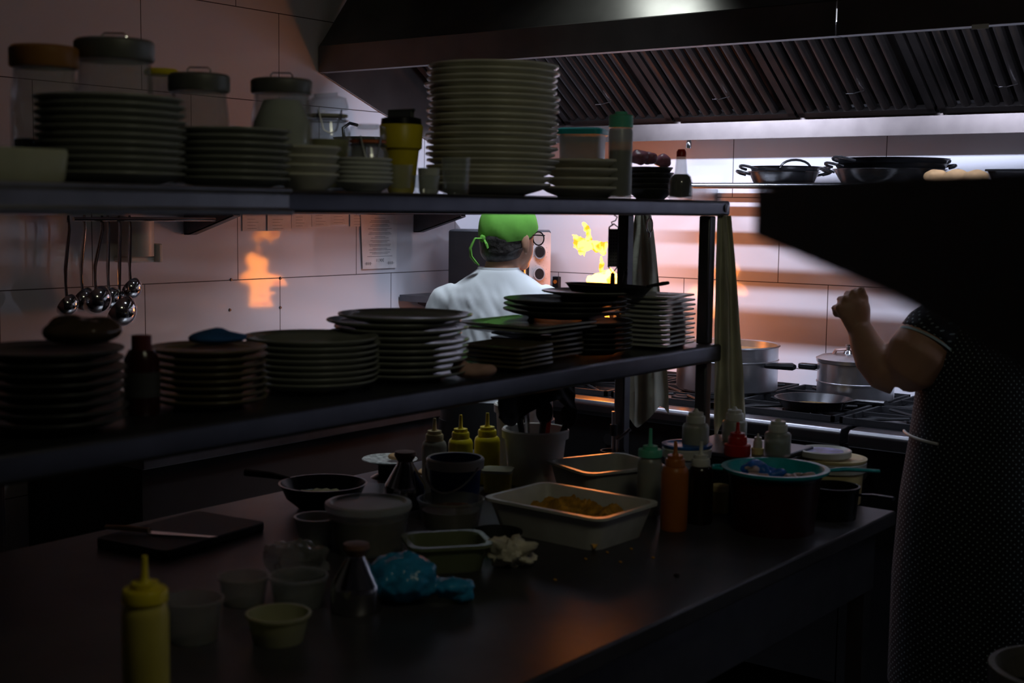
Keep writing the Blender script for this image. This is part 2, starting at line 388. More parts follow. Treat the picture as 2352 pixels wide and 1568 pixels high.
# tickets and menu
tk = [(555, 610, 530), (612, 668, 530), (668, 716, 524), (714, 758, 520), (756, 800, 516), (802, 846, 520)]
for i, (x0, x1, yb) in enumerate(tk):
    a = onx(x0, 500, XW); b = onx(x1, 500, XW); zb = onx((x0+x1)/2, yb, XW).z
    bm = B(); box(bm, 0, .0012, 0, b.y-a.y-.004, 0, 1.565-zb)
    t = obj('order_ticket', bm, paper, loc=(XW+.003+.0015*(i % 2), a.y, zb), smooth=False)
    tag(t, ['leftmost order ticket pinned under the wall shelf', 'second order ticket from the left under the wall shelf', 'third order ticket from the left under the wall shelf',
            'fourth order ticket from the left under the wall shelf', 'fifth order ticket from the left, shortest of the row', 'order ticket half behind the long printed menu'][i], 'ticket', 'order tickets on the left wall')
    bm = B(); w = b.y-a.y
    for k in range(4): box(bm, .0013, .0017, w*.2, w*(.5+.25*random.random()), .008+k*.011, .0088+k*.011)
    obj('print', bm, ink, t, smooth=False)
a = onx(829, 618, XW); b = onx(906, 618, XW); w = b.y-a.y; hh = 1.565-a.z
t = obj('printed_menu', prism(B(), [(0, 0, 0), (0, w, 0), (0, w*1.02, hh), (0, -.012, hh)], (.0012, 0, 0)), paper, loc=(XW+.009, a.y, a.z), smooth=False)
tag(t, 'long printed menu sheet taped to the tiled wall right of the tickets', 'menu')
bm = B(); z = hh-.014; k = 0
while z > .045:
    lw = w*(.5+.35*random.random()) * (1 if k % 3 else .6)
    box(bm, .0013, .0017, w/2-lw/2, w/2+lw/2, z, z+.0013); z -= .0055 if k % 2 else .010; k += 1
obj('printed_lines', bm, ink, t, smooth=False)
for sgn in (0, 1):
    bm = B(); c = w*(.16 if sgn == 0 else .82)
    box(bm, .0013, .0017, c-.022, c+.022, .0205, .0213)
    for q in range(6):
        yq = c-.014+q*.0055
        for s in (1, -1):
            ell(bm, (.0015, yq, .0209+s*.0032), (.0004, .0011, .0030), seg=8, rings=6)
    obj('leaf_ornament', bm, ink, t)
fc = D.curves.new('price', 'FONT'); fc.body = '11,90€'; fc.size = .017; fc.align_x = 'CENTER'
fo = D.objects.new('tmp', fc); COL.objects.link(fo)
dg = bpy.context.evaluated_depsgraph_get(); pm = D.meshes.new_from_object(fo.evaluated_get(dg)); D.objects.remove(fo)
po = D.objects.new('price_text', pm); COL.objects.link(po); pm.materials.clear(); pm.materials.append(ink); po.parent = t
po.rotation_euler = (PI/2, 0, PI/2); po.location = (.0016, w/2, .027)

# ---------------------------------------------------------------- microwave on stand in the corner
t = thing('microwave_shelf', 'dark steel wall shelf in the corner carrying the microwave', 'shelf', (-3.15, 4.57, 1.22))
obj('shelf_board', box(B(), -.44, .30, -.56, -.002, 0, .025), steel_dark, t)
for sx in (-.40, .22): obj('bracket', prism(B(), [(sx, -.002, -.001), (sx, -.5, -.001), (sx, -.5, -.012), (sx, -.002, -.16)], (.004, 0, 0)), steel_dark, t, smooth=False)
t = thing('microwave', 'microwave with black door and silver panel in the corner', 'microwave', (-3.235, 4.20, 1.2455), math.radians(36)); t.scale = (.80, .85, .95)
obj('casing', box(B(), -.235, .255, -.18, .2, .008, .28), steel_dark, t, bevel=.006)
obj('door', box(B(), -.235, .145, -.2, -.181, .012, .276), black, t, bevel=.003)
bm = B(); loft(bm, [[(x+.2045, -.2, z+.145) for x, z in rr(.102, .262, .01)], [(x+.2045, -.181, z+.145) for x, z in rr(.102, .262, .01)]])
pn = obj('control_panel', bm, mat('silver_panel', (0.55, 0.50, 0.48), 0.4, 0.5), t)
obj('door_handle', tube(B(), [(.128, -.2, .03), (.128, -.222, .04), (.128, -.222, .25), (.128, -.2, .26)], .011), chrome, t)
for zz in (.195, .108):
    bm = B(); m4 = Matrix.Translation((.203, -.208, zz)) @ Matrix.Rotation(PI/2, 4, 'X')
    bmesh.ops.create_cone(bm, cap_ends=True, segments=32, radius1=.029, radius2=.027, depth=.014, matrix=m4)
    k = obj('knob_ring', bm, chrome, pn)
    bm = B(); m4 = Matrix.Translation((.203, -.218, zz)) @ Matrix.Rotation(PI/2, 4, 'X')
    bmesh.ops.create_cone(bm, cap_ends=True, segments=32, radius1=.023, radius2=.021, depth=.02, matrix=m4)
    obj('knob', bm, black, pn)
bm = B()
for zz in (.195, .108):
    for q in range(11):
        a = math.radians(-60+q*30); box(bm, .203+.037*math.sin(a)-.001, .203+.037*math.sin(a)+.001, -.2008, -.2, zz+.037*math.cos(a)-.001, zz+.037*math.cos(a)+.001)
obj('dial_marks', bm, ink, pn, smooth=False)
for sx in (-.2, .2):
    for sy in (-.14, .15): obj('foot', lathe(B(), [(0, 0), (.012, 0), (.012, .008), (0, .008)], 12, (sx, sy, 0)), blackm, t)
# wall socket
p = ony(1282, 640, YW)
t = thing('wall_switch', 'small black switch box on the tiles right of the microwave', 'switch', (p.x, YW, p.z-.02))
obj('switch_box', box(B(), -.016, .016, -.02, 0, -.022, .03), black, t, bevel=.003)
obj('switch_button', lathe(B(), [(0, 0), (.008, 0), (.008, .004), (0, .004)], 16, (0, 0, 0)), orangep, t).rotation_euler = (PI/2, 0, 0)
t.children[1].location = (0, -.02, .008)

# ---------------------------------------------------------------- extractor hood
XR = .9
t = thing('extractor_hood', 'long stainless extractor hood with baffle filters above the stove', 'hood', (0, 4.57, 1.85))
def HP(y, z): return (y-4.57, z-1.85)
def strip(bm, pts, x0, x1, th=.004):
    """sheet following y,z points between two x positions"""
    r0 = [(x0, *HP(*p)) for p in pts]; r1 = [(x1, *HP(*p)) for p in pts]
    n = len(pts)
    off = []
    for i in range(n):
        a = Vector(pts[max(i-1, 0)]); b = Vector(pts[min(i+1, n-1)]); d = (b-a).normalized(); off.append(Vector((d.y, -d.x))*th)
    r0 += [(x0, *HP(pts[i][0]+off[i].x, pts[i][1]+off[i].y)) for i in reversed(range(n))]
    r1 += [(x1, *HP(pts[i][0]+off[i].x, pts[i][1]+off[i].y)) for i in reversed(range(n))]
    loft(bm, [r0, r1])
for k, (a, b) in enumerate(((-3.592, -1.567), (-1.563, XR))):
    bm = B(); strip(bm, [(3.60, 2.088), (3.56, 2.088), (3.56, 2.183), (3.566, 2.187)], a, b); obj('front_lip', bm, hood_m, t, smooth=False)
bm = B(); strip(bm, [(3.566, 2.187), (3.78, 2.46), (4.05, 2.74)], -3.592, XR); obj('canopy', bm, hood_m, t, smooth=False)
bm = B(); strip(bm, [(4.56, 1.87), (4.42, 1.859), (4.40, 1.859), (4.40, 1.929), (4.415, 1.929)], -3.592, XR); obj('grease_trough', bm, mat('trough_steel', (.20, .17, .16), .36, 1.0), t, smooth=False)
for x in (-3.594, XR):
    obj('side_panel', prism(B(), [(x, *HP(*q)) for q in ((3.562, 2.09), (3.562, 2.183), (4.05, 2.74), (4.56, 2.74), (4.56, 1.862), (4.40, 1.862), (4.2, 1.862), (3.89, 1.967))], (.006, 0, 0)), hood_m, t, smooth=False)
# baffle filters
fb = (4.385, 1.945); ft = (3.80, 2.335)
x = -3.54; k = 0
sl = Vector((ft[0]-fb[0], ft[1]-fb[1])); nrm = Vector((-sl.y, sl.x)).normalized()
if nrm.y > 0: nrm = -nrm
while x < XR-.45:
    x1 = x+.485
    bm = B(); pit = .0455; q = x+.028
    def pt(X, s, d): v = Vector(fb)+sl*s+nrm*d; return (X, *HP(v.x, v.y))
    while q + .03 < x1-.02:
        rg = []
        for s in (0.02, .98):
            rg.append([pt(q, s, 0), pt(q+.004, s, .012), pt(q+.016, s, .016), pt(q+.028, s, .012), pt(q+.032, s, 0), pt(q+.028, s, .004), pt(q+.016, s, .009), pt(q+.004, s, .004)])
        loft(bm, rg); q += pit
    prism(bm, [pt(x+.01, 0, -.03), pt(x+.01, 1, -.03), pt(x1-.01, 1, -.03), pt(x1-.01, 0, -.03)], (0, nrm.x*.004, nrm.y*.004))
    f = obj('baffle_filter', bm, filt_m, t)
    bm = B()
    for (xa, xb, sa, sb) in ((x, x+.026, 0, 1), (x1-.026, x1, 0, 1), (x, x1, -.01, .025), (x, x1, .975, 1.0)):
        prism(bm, [pt(xa, sa, 0), pt(xb, sa, 0), pt(xb, sb, 0), pt(xa, sb, 0)], (0, nrm.x*.018, nrm.y*.018))
    obj('filter_frame', bm, filt_m, f, smooth=False)
    xm = (x+x1)/2
    for s0 in (.18, .80):
        obj('wire_handle', tube(B(), [pt(xm-.035, s0, .018), pt(xm-.012, s0+.03, .045), pt(xm+.012, s0+.03, .045), pt(xm+.035, s0, .018)], .0018, 6), chrome, f)
    x = x1+.012; k += 1
# lamp batten and labels
bm = box(B(), -.45, .45, -.03, .03, 0, .03); bm.free()
for bx in (-2.55, -1.35, -0.15): obj('batten', box(B(), -.46, .46, -.03, .03, 0, .03), lampm, t, loc=(bx, 3.67-4.57, 2.146-1.85), bevel=.008)
bm = box(B(), -.022, .022, -.002, 0, -.006, .006); obj('rating_label', bm, labelw, t, loc=(ony(2252, 63, 3.56).x, 3.559-4.57, ony(2252, 70, 3.56).z-1.85+.01))
p = ony(1576, 330, 4.41)
bm = lathe(B(), [(0, 0), (.01, 0), (.012, .012), (.008, .03), (0, .03)], 16, (p.x, 4.43-4.57, -.02)); obj('drain_tap', bm, chrome, t)

# ---------------------------------------------------------------- slatted rack on back wall
t = thing('slatted_rack', 'steel slatted rack on the back wall holding paella pans', 'rack', (-1.2, YW, 1.67))
XL = -2.62+1.2; XRR = 1.6
for i, (y, wd) in enumerate(((-.07, .045), (-.15, .04), (-.27, .04), (-.39, .04), (-.475, .03))):
    obj('slat', box(B(), XL, XRR, y-wd/2, y+wd/2, .012, .02), slatm, t)
obj('front_rail', tube(B(), [(XL, -.50, .013), (XRR, -.50, .013)], .010, 12), slatm, t)
for xx in (XL+.15, -.2, 1.1):
    bm = B(); prism(bm, [(xx, -.002, .010), (xx, -.49, .010), (xx, -.49, .0), (xx, -.03, -.05), (xx, -.002, -.05)], (.004, 0, 0))
    obj('bracket', bm, slatm, t, smooth=False)

def paella(x, y, z, R, h, n, lab, grp, rz=0):
    for i in range(n):
        zz = z + i*.017
        t = thing('paella_pan', lab[i], 'pan', (x+.004*i, y, zz), rz+.25*i, grp)
        obj('pan_body', lathe(B(), [(0, 0), (R*.84, 0), (R, h), (R+.006, h+.003), (R-.001, h+.003), (R*.82, .004), (0, .004)], 44), black, t)
        for s in (0, PI):
            c, sn = math.cos(s), math.sin(s); pts = []
            for k in range(9):
                a = PI*k/8; lx = R+.004+.038*math.sin(a)**.7; ly = .045*math.cos(a)
                pts.append((lx*c-ly*sn, lx*sn+ly*c, h-.008+.012*math.sin(a)))
            obj('handle', tube(B(), pts, .0045, 8), black, t)
ZR = 1.6905
p = ony(1800, 405, 4.22)
paella(p.x, 4.22, ZR, .118, .04, 2, ['small black paella pan on the rack, lower of its pair', 'small black paella pan on the rack, upper of its pair with handle up'], 'small paella pans on the rack', rz=.65)
t = D.objects[[o.name for o in D.objects if o.get('label', '').endswith('handle up')][0]]
obj('handle', tube(B(), [(-.01+.055*math.cos(PI*k/10), -.10, .035+.028*math.sin(PI*k/10)) for k in range(11)], .004), black, t)
p = ony(2042, 405, 4.22)
paella(p.x, 4.22, ZR, .176, .045, 3, ['large black paella pan on the rack, bottom of three', 'large black paella pan on the rack, middle of three', 'large black paella pan on the rack, top of three'], 'large paella pans on the rack', rz=.55)
for i, (px_, ln) in enumerate(((2150, .075), (2195, .085), (2240, .08))):
    p = ony(px_, 405, 4.13)
    bm = ell(B(), (0, 0, .021), (ln*.5, .030, .021), 0, 24, 14); noisy(bm, .005, 35, i)
    tag(obj('bread_roll', bm, bread_m, loc=(p.x, 4.13, ZR+.002), rz=-.2+.15*i), ['leftmost pale bread roll on the rack beside the paella pans', 'second bread roll on the rack, lightly browned', 'rightmost bread roll on the rack, next to the black tray'][i], 'bread', 'bread rolls on the rack')
p = ony(2370, 405, 4.3)
tag(obj('baking_tray', tub(B(), .34, .26, .045, .003, .9, .006, .02), black, loc=(p.x+.075, 4.28, ZR)), 'black baking tray at the right end of the rack', 'tray')
# thing hanging from trough is modelled as drain tap above

# ---------------------------------------------------------------- stove
t = thing('gas_range', 'black and steel gas range along the back tiled wall', 'stove', (-1.9, 4.18, 0))
XS0, XS1 = -2.93+1.9, -.05+1.9
bm = B(); box(bm, XS0, .30, -.375, .385, .15, .90); obj('oven_body', bm, black, t)
bm = B(); box(bm, .305, XS1, -.375, .385, .15, .90); obj('oven_body', bm, black, t)
for (a, b) in ((XS0, .30), (.325, XS1)):
    bm = B()
    prof = [(-.40, .895), (-.405, .91), (-.405, .935), (-.395, .947), (-.34, .95), (-.30, .945), (.385, .945), (.385, .895)]
    loft(bm, [[(a, y, z) for y, z in prof], [(b, y, z) for y, z in prof]]); obj('hob_top', bm, mat('hob_steel', (.16, .16, .17), .3, 1.0), t, smooth=False, bevel=.004)
bm = B(); box(bm, XS0+.02, XS1-.02, -.31, .36, .9455, .949); obj('burner_pan', bm, black, t)
gx = XS0+.03
while gx < XS1-.4:
    for gy in (-.30, .035):
        bm = B(); w = .39; d = .31
        for a, b in (((gx, gy), (gx+w, gy)), ((gx+w, gy), (gx+w, gy+d)), ((gx+w, gy+d), (gx, gy+d)), ((gx, gy+d), (gx, gy))):
            x0, x1 = sorted((a[0], b[0])); y0, y1 = sorted((a[1], b[1])); box(bm, x0-.005, x1+.005, y0-.005, y1+.005, .950, .968)
        for k in range(4):
            a = PI/4+k*PI/2; cx, cy = gx+w/2, gy+d/2
            tube(bm, [(cx+.04*math.cos(a), cy+.04*math.sin(a), .964), (cx+w*.62*math.cos(a)*.9, cy+d*.65*math.sin(a)*.95, .962)], .005, 6)
        box(bm, gx, gx+w, gy+d*.5-.004, gy+d*.5+.004, .958, .968)
        g = obj('grate', bm, iron, t, smooth=False)
        obj('burner', lathe(B(), [(0, 0), (.045, 0), (.045, .008), (.03, .010), (.03, .013), (0, .013)], 24, (gx+w/2, gy+d/2, .949)), iron, g)
    gx += .42
for i in range(9):
    bm = lathe(B(), [(0, 0), (.022, 0), (.02, .025), (0, .025)], 20); bmesh.ops.rotate(bm, verts=bm.verts, cent=(0,0,0), matrix=Matrix.Rotation(PI/2, 3, 'X'))
    obj('control_knob', bm, chrome, t, loc=(XS0+.2+i*.3, -.376, .82))
for xx in (-.55, .9):
    obj('oven_door', box(B(), xx-.38, xx+.38, -.395, -.377, .25, .72), black, t, bevel=.004)
    obj('oven_handle', tube(B(), [(xx-.3, -.396, .69), (xx-.3, -.43, .69), (xx+.3, -.43, .69), (xx+.3, -.396, .69)], .009), chrome, t)
for lx in (XS0+.05, XS1-.05):
    for ly in (-.33, .34): obj('leg', lathe(B(), [(0, 0), (.02, 0), (.02, .15), (0, .15)], 12, (lx, ly, 0)), steel, t)
ZG = .9685
# big pot
def pot(name, label, x, y, R, h, lidded=False, m=alu):
    t = thing(name, label, 'pot', (x, y, ZG))
    if not lidded:
        obj('pot_body', lathe(B(), [(0, 0), (R-.008, 0), (R, .008), (R, h*.66), (R+.003, h*.67), (R+.003, h*.69), (R, h*.7), (R, h-.004), (R+.006, h-.002), (R+.005, h+.003), (R-.003, h), (R-.004, .006), (0, .006)], 56), m, t)
        bm = lathe(B(), [(0, h*.86), (R-.005, h*.86), (R-.005, h*.80), (0, h*.80)], 40); noisy(bm, .006, 40); obj('stew', bm, mat('stew', (0.32, 0.16, 0.05), 0.4, var=.4, scale=50), t)
    return t
p = ony(1691, 903, 4.05)
t = pot('stock_pot', 'wide open aluminium pot of stew on the back of the stove', -2.22, 4.22, .178, .16)
obj('handle', tube(B(), [(.175, -.05, .10), (.205, -.07, .105), (.29, -.085, .11), (.30, -.088, .11)], [.008, .011, .013, .009]), black, t)
obj('handle', tube(B(), [(-.175, .05, .10), (-.22, .06, .105), (-.24, .02, .105), (-.177, -.02, .10)], .007), black, t)
t = pot('pressure_cooker', 'lidded aluminium pressure cooker on the stove beside the raised arm', -1.765, 4.28, .13, .14, True)
R = .128; h = .125
obj('pot_body', lathe(B(), [(0, 0), (R-.008, 0), (R, .008), (R, h*.45), (R+.003, h*.46), (R+.003, h*.5), (R, h*.51), (R, h), (0, h)], 48), alu, t)
ld = obj('lid', lathe(B(), [(0, h+.002), (R+.004, h+.002), (R+.006, h+.014), (R-.01, h+.022), (.05, h+.03), (0, h+.031)], 48), alu, t)
obj('valve', lathe(B(), [(0, 0), (.02, 0), (.014, .012), (.009, .014), (.009, .026), (.011, .027), (.011, .034), (0, .034)], 20, (-.02, -.02, h+.028)), chrome, ld)
obj('lid_handle', tube(B(), [(-.075, -.02, h+.022), (-.065, -.02, h+.04), (-.03, -.02, h+.044), (.02, -.02, h+.05), (.06, -.02, h+.055), (.075, -.02, h+.03)], [.009, .010, .007, .007, .010, .008], flat=.6), mat('handle_brown', (.2, .08, .05), .3), ld)
obj('side_handle', box(B(), -.19, -.125, -.05, -.02, h*.75, h*.9), black, t, bevel=.005)
# frying pan
t = thing('frying_pan', 'shallow black frying pan with oil on the front of the stove', 'pan', (-1.79, 4.0, ZG))
obj('pan_body', lathe(B(), [(0, 0), (.095, 0), (.122, .032), (.125, .033), (.120, .033), (.094, .004), (0, .004)], 44), black, t)
obj('food_bits', noisy(lathe(B(), [(0, .006), (.07, .006), (.085, .008), (.07, .010), (0, .009)], 30), .004, 60), mat('fried_bits', (.16, .10, .03), .3, var=.6, scale=80), t)
obj('handle', tube(B(), [(.118, -.03, .03), (.17, -.045, .045), (.27, -.07, .05)], [.008, .010, .012], flat=.6), black, t)
# wok
WX, WY = -2.74, 4.10
t = thing('wok', 'dark wok on the left burner with flames leaping out of it', 'wok', (WX+.0, WY, ZG))
obj('wok_bowl', lathe(B(), [(0, 0), (.06, .002), (.12, .03), (.165, .08), (.170, .082), (.165, .085), (.116, .034), (0, .006)], 44), iron, t)
obj('handle', tube(B(), [(-.12, -.12, .07), (-.19, -.19, .09), (-.27, -.27, .11)], [.008, .012, .014]), black, t)
# flames
def fl(pts, rs, lab, seed, dy=0.0, fm=None):
    P = [ony(a, b, 4.10+dy) for a, b in pts]; base = P[-1].copy()
    bm = B()
    fine = []; fr = []
    for i in range(len(P)-1):
        for k in range(7): u = k/7; fine.append(P[i].lerp(P[i+1], u)-base); fr.append(rs[i]*(1-u)+rs[i+1]*u)
    fine.append(P[-1]-base); fr.append(rs[-1])
    tube(bm, fine, fr, 14, flat=1.0); bmesh.ops.subdivide_edges(bm, edges=bm.edges, cuts=1)
    for v in bm.verts:
        q = v.co*20+Vector((seed*5, 0, 0)); q2 = v.co*65+Vector((0, seed*5, 0))
        v.co += Vector((noise.noise(q), noise.noise(q+Vector((9, 0, 0)))*.6, noise.noise(q+Vector((0, 9, 0)))))*.014
        v.co += Vector((noise.noise(q2), noise.noise(q2+Vector((9, 0, 0)))*.6, noise.noise(q2+Vector((0, 9, 0)))))*.009
    o = obj('flame', bm, fm or flame, loc=base)
    return tag(o, lab, 'flame', 'flames over the wok')
fl([(1341, 504), (1346, 518), (1352, 536), (1352, 552)], [.002, .008, .008, .006], 'thin upright orange tongue of flame at the top', 1)
fl([(1311, 537), (1322, 546), (1332, 560), (1344, 564), (1358, 562), (1372, 566), (1384, 566), (1388, 584)], [.002, .011, .021, .025, .017, .017, .020, .003], 'broad bright flame sheet floating above the wok', 2)
fl([(1334, 568), (1338, 578), (1342, 588)], [.012, .009, .001], 'short drip of flame under the broad flame sheet', 5)
fl([(1379, 590), (1382, 605), (1381, 622), (1382, 640)], [.001, .006, .007, .012], 'narrow column of flame joining the upper and lower fire', 3)
fl([(1290, 700), (1320, 690), (1360, 705), (1400, 690), (1440, 700)], [.01, .035, .05, .035, .01], 'low flame spreading across the wok behind the plates', 6, fm=flame_hot)
fl([(1352, 640), (1362, 645), (1380, 640), (1398, 634), (1402, 648), (1385, 665), (1372, 700), (1370, 760)], [.004, .016, .030, .022, .028, .040, .045, .05], 'dense white-hot flame rising from the wok', 4, fm=flame_hot)

# ================================================================ ISLAND TABLE
XT0, XT1, YT0, YT1 = -2.39, -1.13, .3, 3.017
t = thing('island_worktable', 'long stainless steel island worktable carrying food tubs and bottles', 'table', ((XT0+XT1)/2, (YT0+YT1)/2, 0))
hx, hy = (XT1-XT0)/2, (YT1-YT0)/2
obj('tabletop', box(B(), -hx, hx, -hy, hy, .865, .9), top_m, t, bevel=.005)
obj('under_shelf', box(B(), -hx+.06, hx-.06, -hy+.06, hy-.06, .2, .22), steel_dark, t)
for sx in (-hx+.04, hx-.08):
    for sy in (-hy+.04, -.02, hy-.08): obj('leg', box(B(), sx, sx+.04, sy, sy+.04, 0, .865), steel, t)
obj('apron_panel', box(B(), hx-.05, hx-.03, -hy+.05, hy-.05, .72, .865), steel_dark, t)
# over-shelf
ZL, ZU = 1.26, 1.624
XF, XB = -1.613, -1.945
t = thing('over_shelf', 'two-tier steel overshelf stacked with plates standing on the island table', 'shelf', (-1.77, 1.7, .9))
def S(x, y, z): return (x+1.77, y-1.7, z-.9)
def sbox(x0, x1, y0, y1, z0, z1): a = S(x0, y0, z0); b = S(x1, y1, z1); return box(B(), a[0], b[0], a[1], b[1], a[2], b[2])
def edged(x0, x1, y0, y1, z0, z1):
    """folded shelf board: flat top with turned-down rounded front edge"""
    bm = B()
    q = [math.radians(k*15) for k in range(7)]; e = .008
    pr = [(x1-e+e*math.sin(a), z1-e+e*math.cos(a)) for a in q]+[(x1-e+e*math.cos(a), z0+e-e*math.sin(a)) for a in q]+[ (x0+.004, z0), (x0, z0+.004), (x0, z1-.004), (x0+.004, z1)]
    loft(bm, [[S(x, y0, z) for x, z in pr], [S(x, y1, z) for x, z in pr]]); return bm
obj('lower_board', edged(XB, XF, .78, 3.03, ZL-.045, ZL), shelf_m, t)
obj('upper_board', edged(XB-.1, XF, .55, 3.055, ZU-.038, ZU), shelf_m, t)
for (x0, y0) in ((-1.662, 2.985), (-1.905, 2.985), (-1.662, .80), (-1.905, .80)):
    for (za, zb) in ((.9, ZL-.0455), (ZL+.0005, ZU-.0385)):
        obj('post', sbox(x0, x0+.032, y0, y0+.032, za, zb), steel_dark, t, bevel=.004)
bm = lathe(B(), [(0, 0), (.010, 0), (.011, .003), (.006, .006), (0, .006)], 20); bmesh.ops.rotate(bm, verts=bm.verts, cent=(0,0,0), matrix=Matrix.Rotation(PI/2, 3, 'Y'))
obj('end_bolt', bm, steel, t, loc=S(XF, 3.035, ZU-.019))
obj('hook_bar', tube(B(), [S(-1.915, 3.03, 1.590), S(-1.925, 3.10, 1.588), S(-1.93, 3.185, 1.588)], .005, 10), steel_dark, t)
# ticket rail on the near part of the upper shelf
t = thing('ticket_rail', 'aluminium ticket rail clipped along the near front of upper shelf', 'rail', (XF+.0005, 1.0, ZU-.038))
bm = B(); pr = [(0, -.003), (.016, -.003), (.018, .004), (.006, .008), (.006, .030), (.014, .036), (.013, .041), (0, .041)]
loft(bm, [[(x, -.44, z) for x, z in pr], [(x, .525, z) for x, z in pr]]); obj('rail_channel', bm, alu, t, smooth=False, bevel=.0015)

# ---------------------------------------------------------------- plates in stacks
ORD = ['topmost', 'second from the top', 'third from the top', 'fourth from the top', 'fifth from the top', 'sixth from the top', 'seventh from the top', 'eighth from the top', 'ninth from the top', 'tenth from the top',
       'eleventh from the top', 'twelfth from the top', 'thirteenth from the top', 'fourteenth from the top', 'fifteenth from the top', 'sixteenth from the top', 'seventeenth from the top', 'eighteenth from the top', 'nineteenth from the top', 'twentieth from the top', 'twenty-first from the top', 'twenty-second from the top']
def plate_mesh(R, h, m, th=.004):
    bm = lathe(B(), [(0, .002), (R*.5, .002), (R*.52, 0), (R*.58, 0), (R*.62, .003), (R*.84, h*.55), (R-.002, h-.001), (R, h+.001), (R-.001, h+th*.8), (R*.84, h*.55+th), (R*.62, .003+th), (0, .002+th)], 48)
    bmesh.ops.recalc_face_normals(bm, faces=bm.faces)
    me = D.meshes.new('plate'); bm.to_mesh(me); bm.free(); me.shade_smooth(); me.materials.append(m); return me
def square_mesh(W, Dp, h, m, th=.0045):
    rg = [[(x, y, 0) for x, y in rr(W*.6, Dp*.6, .02)], [(x, y, .002) for x, y in rr(W*.66, Dp*.66, .02)], [(x, y, h-.001) for x, y in rr(W, Dp, .012)], [(x, y, h+th*.7) for x, y in rr(W, Dp, .012)],
          [(x, y, h+th*.8) for x, y in rr(W-.006, Dp-.006, .012)], [(x, y, .002+th) for x, y in rr(W*.66, Dp*.66, .02)], [(x, y, th) for x, y in rr(W*.5, Dp*.5, .02)]]
    bm = loft(B(), rg); bmesh.ops.recalc_face_normals(bm, faces=bm.faces)
    me = D.meshes.new('square_plate'); bm.to_mesh(me); bm.free(); me.shade_smooth(); me.set_sharp_from_angle(angle=.9); me.materials.append(m); return me
def stack(name, me, cat, x, y, z, n, sp, adj, where, jit=.002, rz=0, rj=0, leans=None):
    grp = f'{adj} {name.replace("_", " ")}s, {where}'[:70]
    for i in range(n):
        o = D.objects.new(name, me if not isinstance(me, list) else me[i % len(me)]); COL.objects.link(o)
        dx, dy = random.uniform(-jit, jit), random.uniform(-jit, jit)
        if leans and i in leans: dx, dy = dx+leans[i][0], dy+leans[i][1]
        o.location = (x+dx, y+dy, z+.0005+i*sp); o.rotation_euler = (0, 0, rz+random.uniform(-rj, rj))
        od = ORD[n-1-i] if i else 'bottom one'
        tag(o, f'{adj} {cat}, {od} of {where}', cat, grp)
    return z+.0005+(n-1)*sp
def sx(px_, X): return onx(px_, 440, X).y

# upper shelf
Yc = lambda px_, X: sx(px_, X)
stack('dinner_plate', plate_mesh(.112, .018, porc_g), 'plate', -1.728, Yc(256, -1.728), ZU, 11, .0112, 'grey', 'the near-left upper shelf stack', .0025)
stack('side_plate', plate_mesh(.095, .016, porc_g), 'plate', -1.712, Yc(537, -1.712), ZU, 8, .0112, 'grey-green', 'the upper shelf stack below the flour jar', .003)
stack('small_bowl', plate_mesh(.057, .026, porc, .005), 'bowl', -1.69, Yc(706, -1.69), ZU, 4, .0155, 'thick cream', 'the stack before the pickle jar', .0015)
stack('saucer', plate_mesh(.053, .017, porc_w), 'saucer', -1.69, Yc(836, -1.69), ZU, 6, .0082, 'thin white', 'the stack left of the glasses', .001)
zt = stack('dinner_plate', plate_mesh(.136, .022, porc, .006), 'plate', -1.765, Yc(1122, -1.765), ZU, 3, .0135, 'cream', 'the wide ones under the tall stack', .003)
stack('dinner_plate', [plate_mesh(.139, .018, porc, .0055), plate_mesh(.142, .018, porc, .0055)], 'plate', -1.765, Yc(1129, -1.765), zt+.0135, 17, .0131, 'cream', 'the tallest stack, upper shelf', .003)
stack('oval_platter', plate_mesh(.098, .02, porc, .007), 'plate', -1.735, Yc(1342, -1.735), ZU, 4, .0205, 'thick white-rimmed', 'the stack left of the mint-capped bottle', .003)
stack('dark_bowl', plate_mesh(.060, .026, porc_dk, .004), 'bowl', -1.80, Yc(1493, -1.80), ZU, 5, .0135, 'dark', 'the stack beside the red-capped bottle', .002)

# lower shelf
def L(px_, X): return onx(px_, 800, X).y
stack('dinner_plate', plate_mesh(.112, .018, porc_dk), 'plate', -1.75, L(110, -1.75), ZL, 8, .0145, 'dark', 'the near-left lower shelf stack', .003)
stack('dinner_plate', plate_mesh(.098, .016, porc_br), 'plate', -1.75, L(478, -1.75), ZL, 8, .0118, 'brownish', 'the stack under the blue cloth', .003)
stack('dinner_plate', plate_mesh(.125, .020, porc_g), 'plate', -1.77, L(715, -1.77), ZL, 8, .0110, 'pale green-white', 'the stack right of the blue cloth', .004)
stack('dinner_plate', plate_mesh(.134, .016, porc_g), 'plate', -1.765, L(922, -1.765), ZL, 10, .0122, 'grey-rimmed', 'the lower shelf stack before the cook', .004, leans={9: (.01, 0), 8: (-.012, -.008), 6: (-.008, -.01)})
z5 = stack('square_plate', square_mesh(.15, .15, .012, porc_br), 'plate', -1.70, L(1165, -1.70), ZL, 5, .0095, 'brown square', 'the smallest square stack', .002, rz=.12, rj=.03)
z6 = stack('square_plate', square_mesh(.16, .155, .012, porc_br), 'plate', -1.765, L(1235, -1.765), ZL, 5, .0115, 'brown square', 'the larger stack behind the smallest one', .002, rz=.05, rj=.03)
stack('square_plate', square_mesh(.23, .25, .012, porc_g), 'plate', -1.785, L(1210, -1.785), z6+.014, 2, .0095, 'wide pale square', 'the pair over the brown squares', .001, rz=.05)
z7 = stack('black_plate', plate_mesh(.100, .016, porc_dk), 'plate', -1.74, 2.62, ZL, 6, .0118, 'black', 'the narrower stack under the wide black plates', .002)
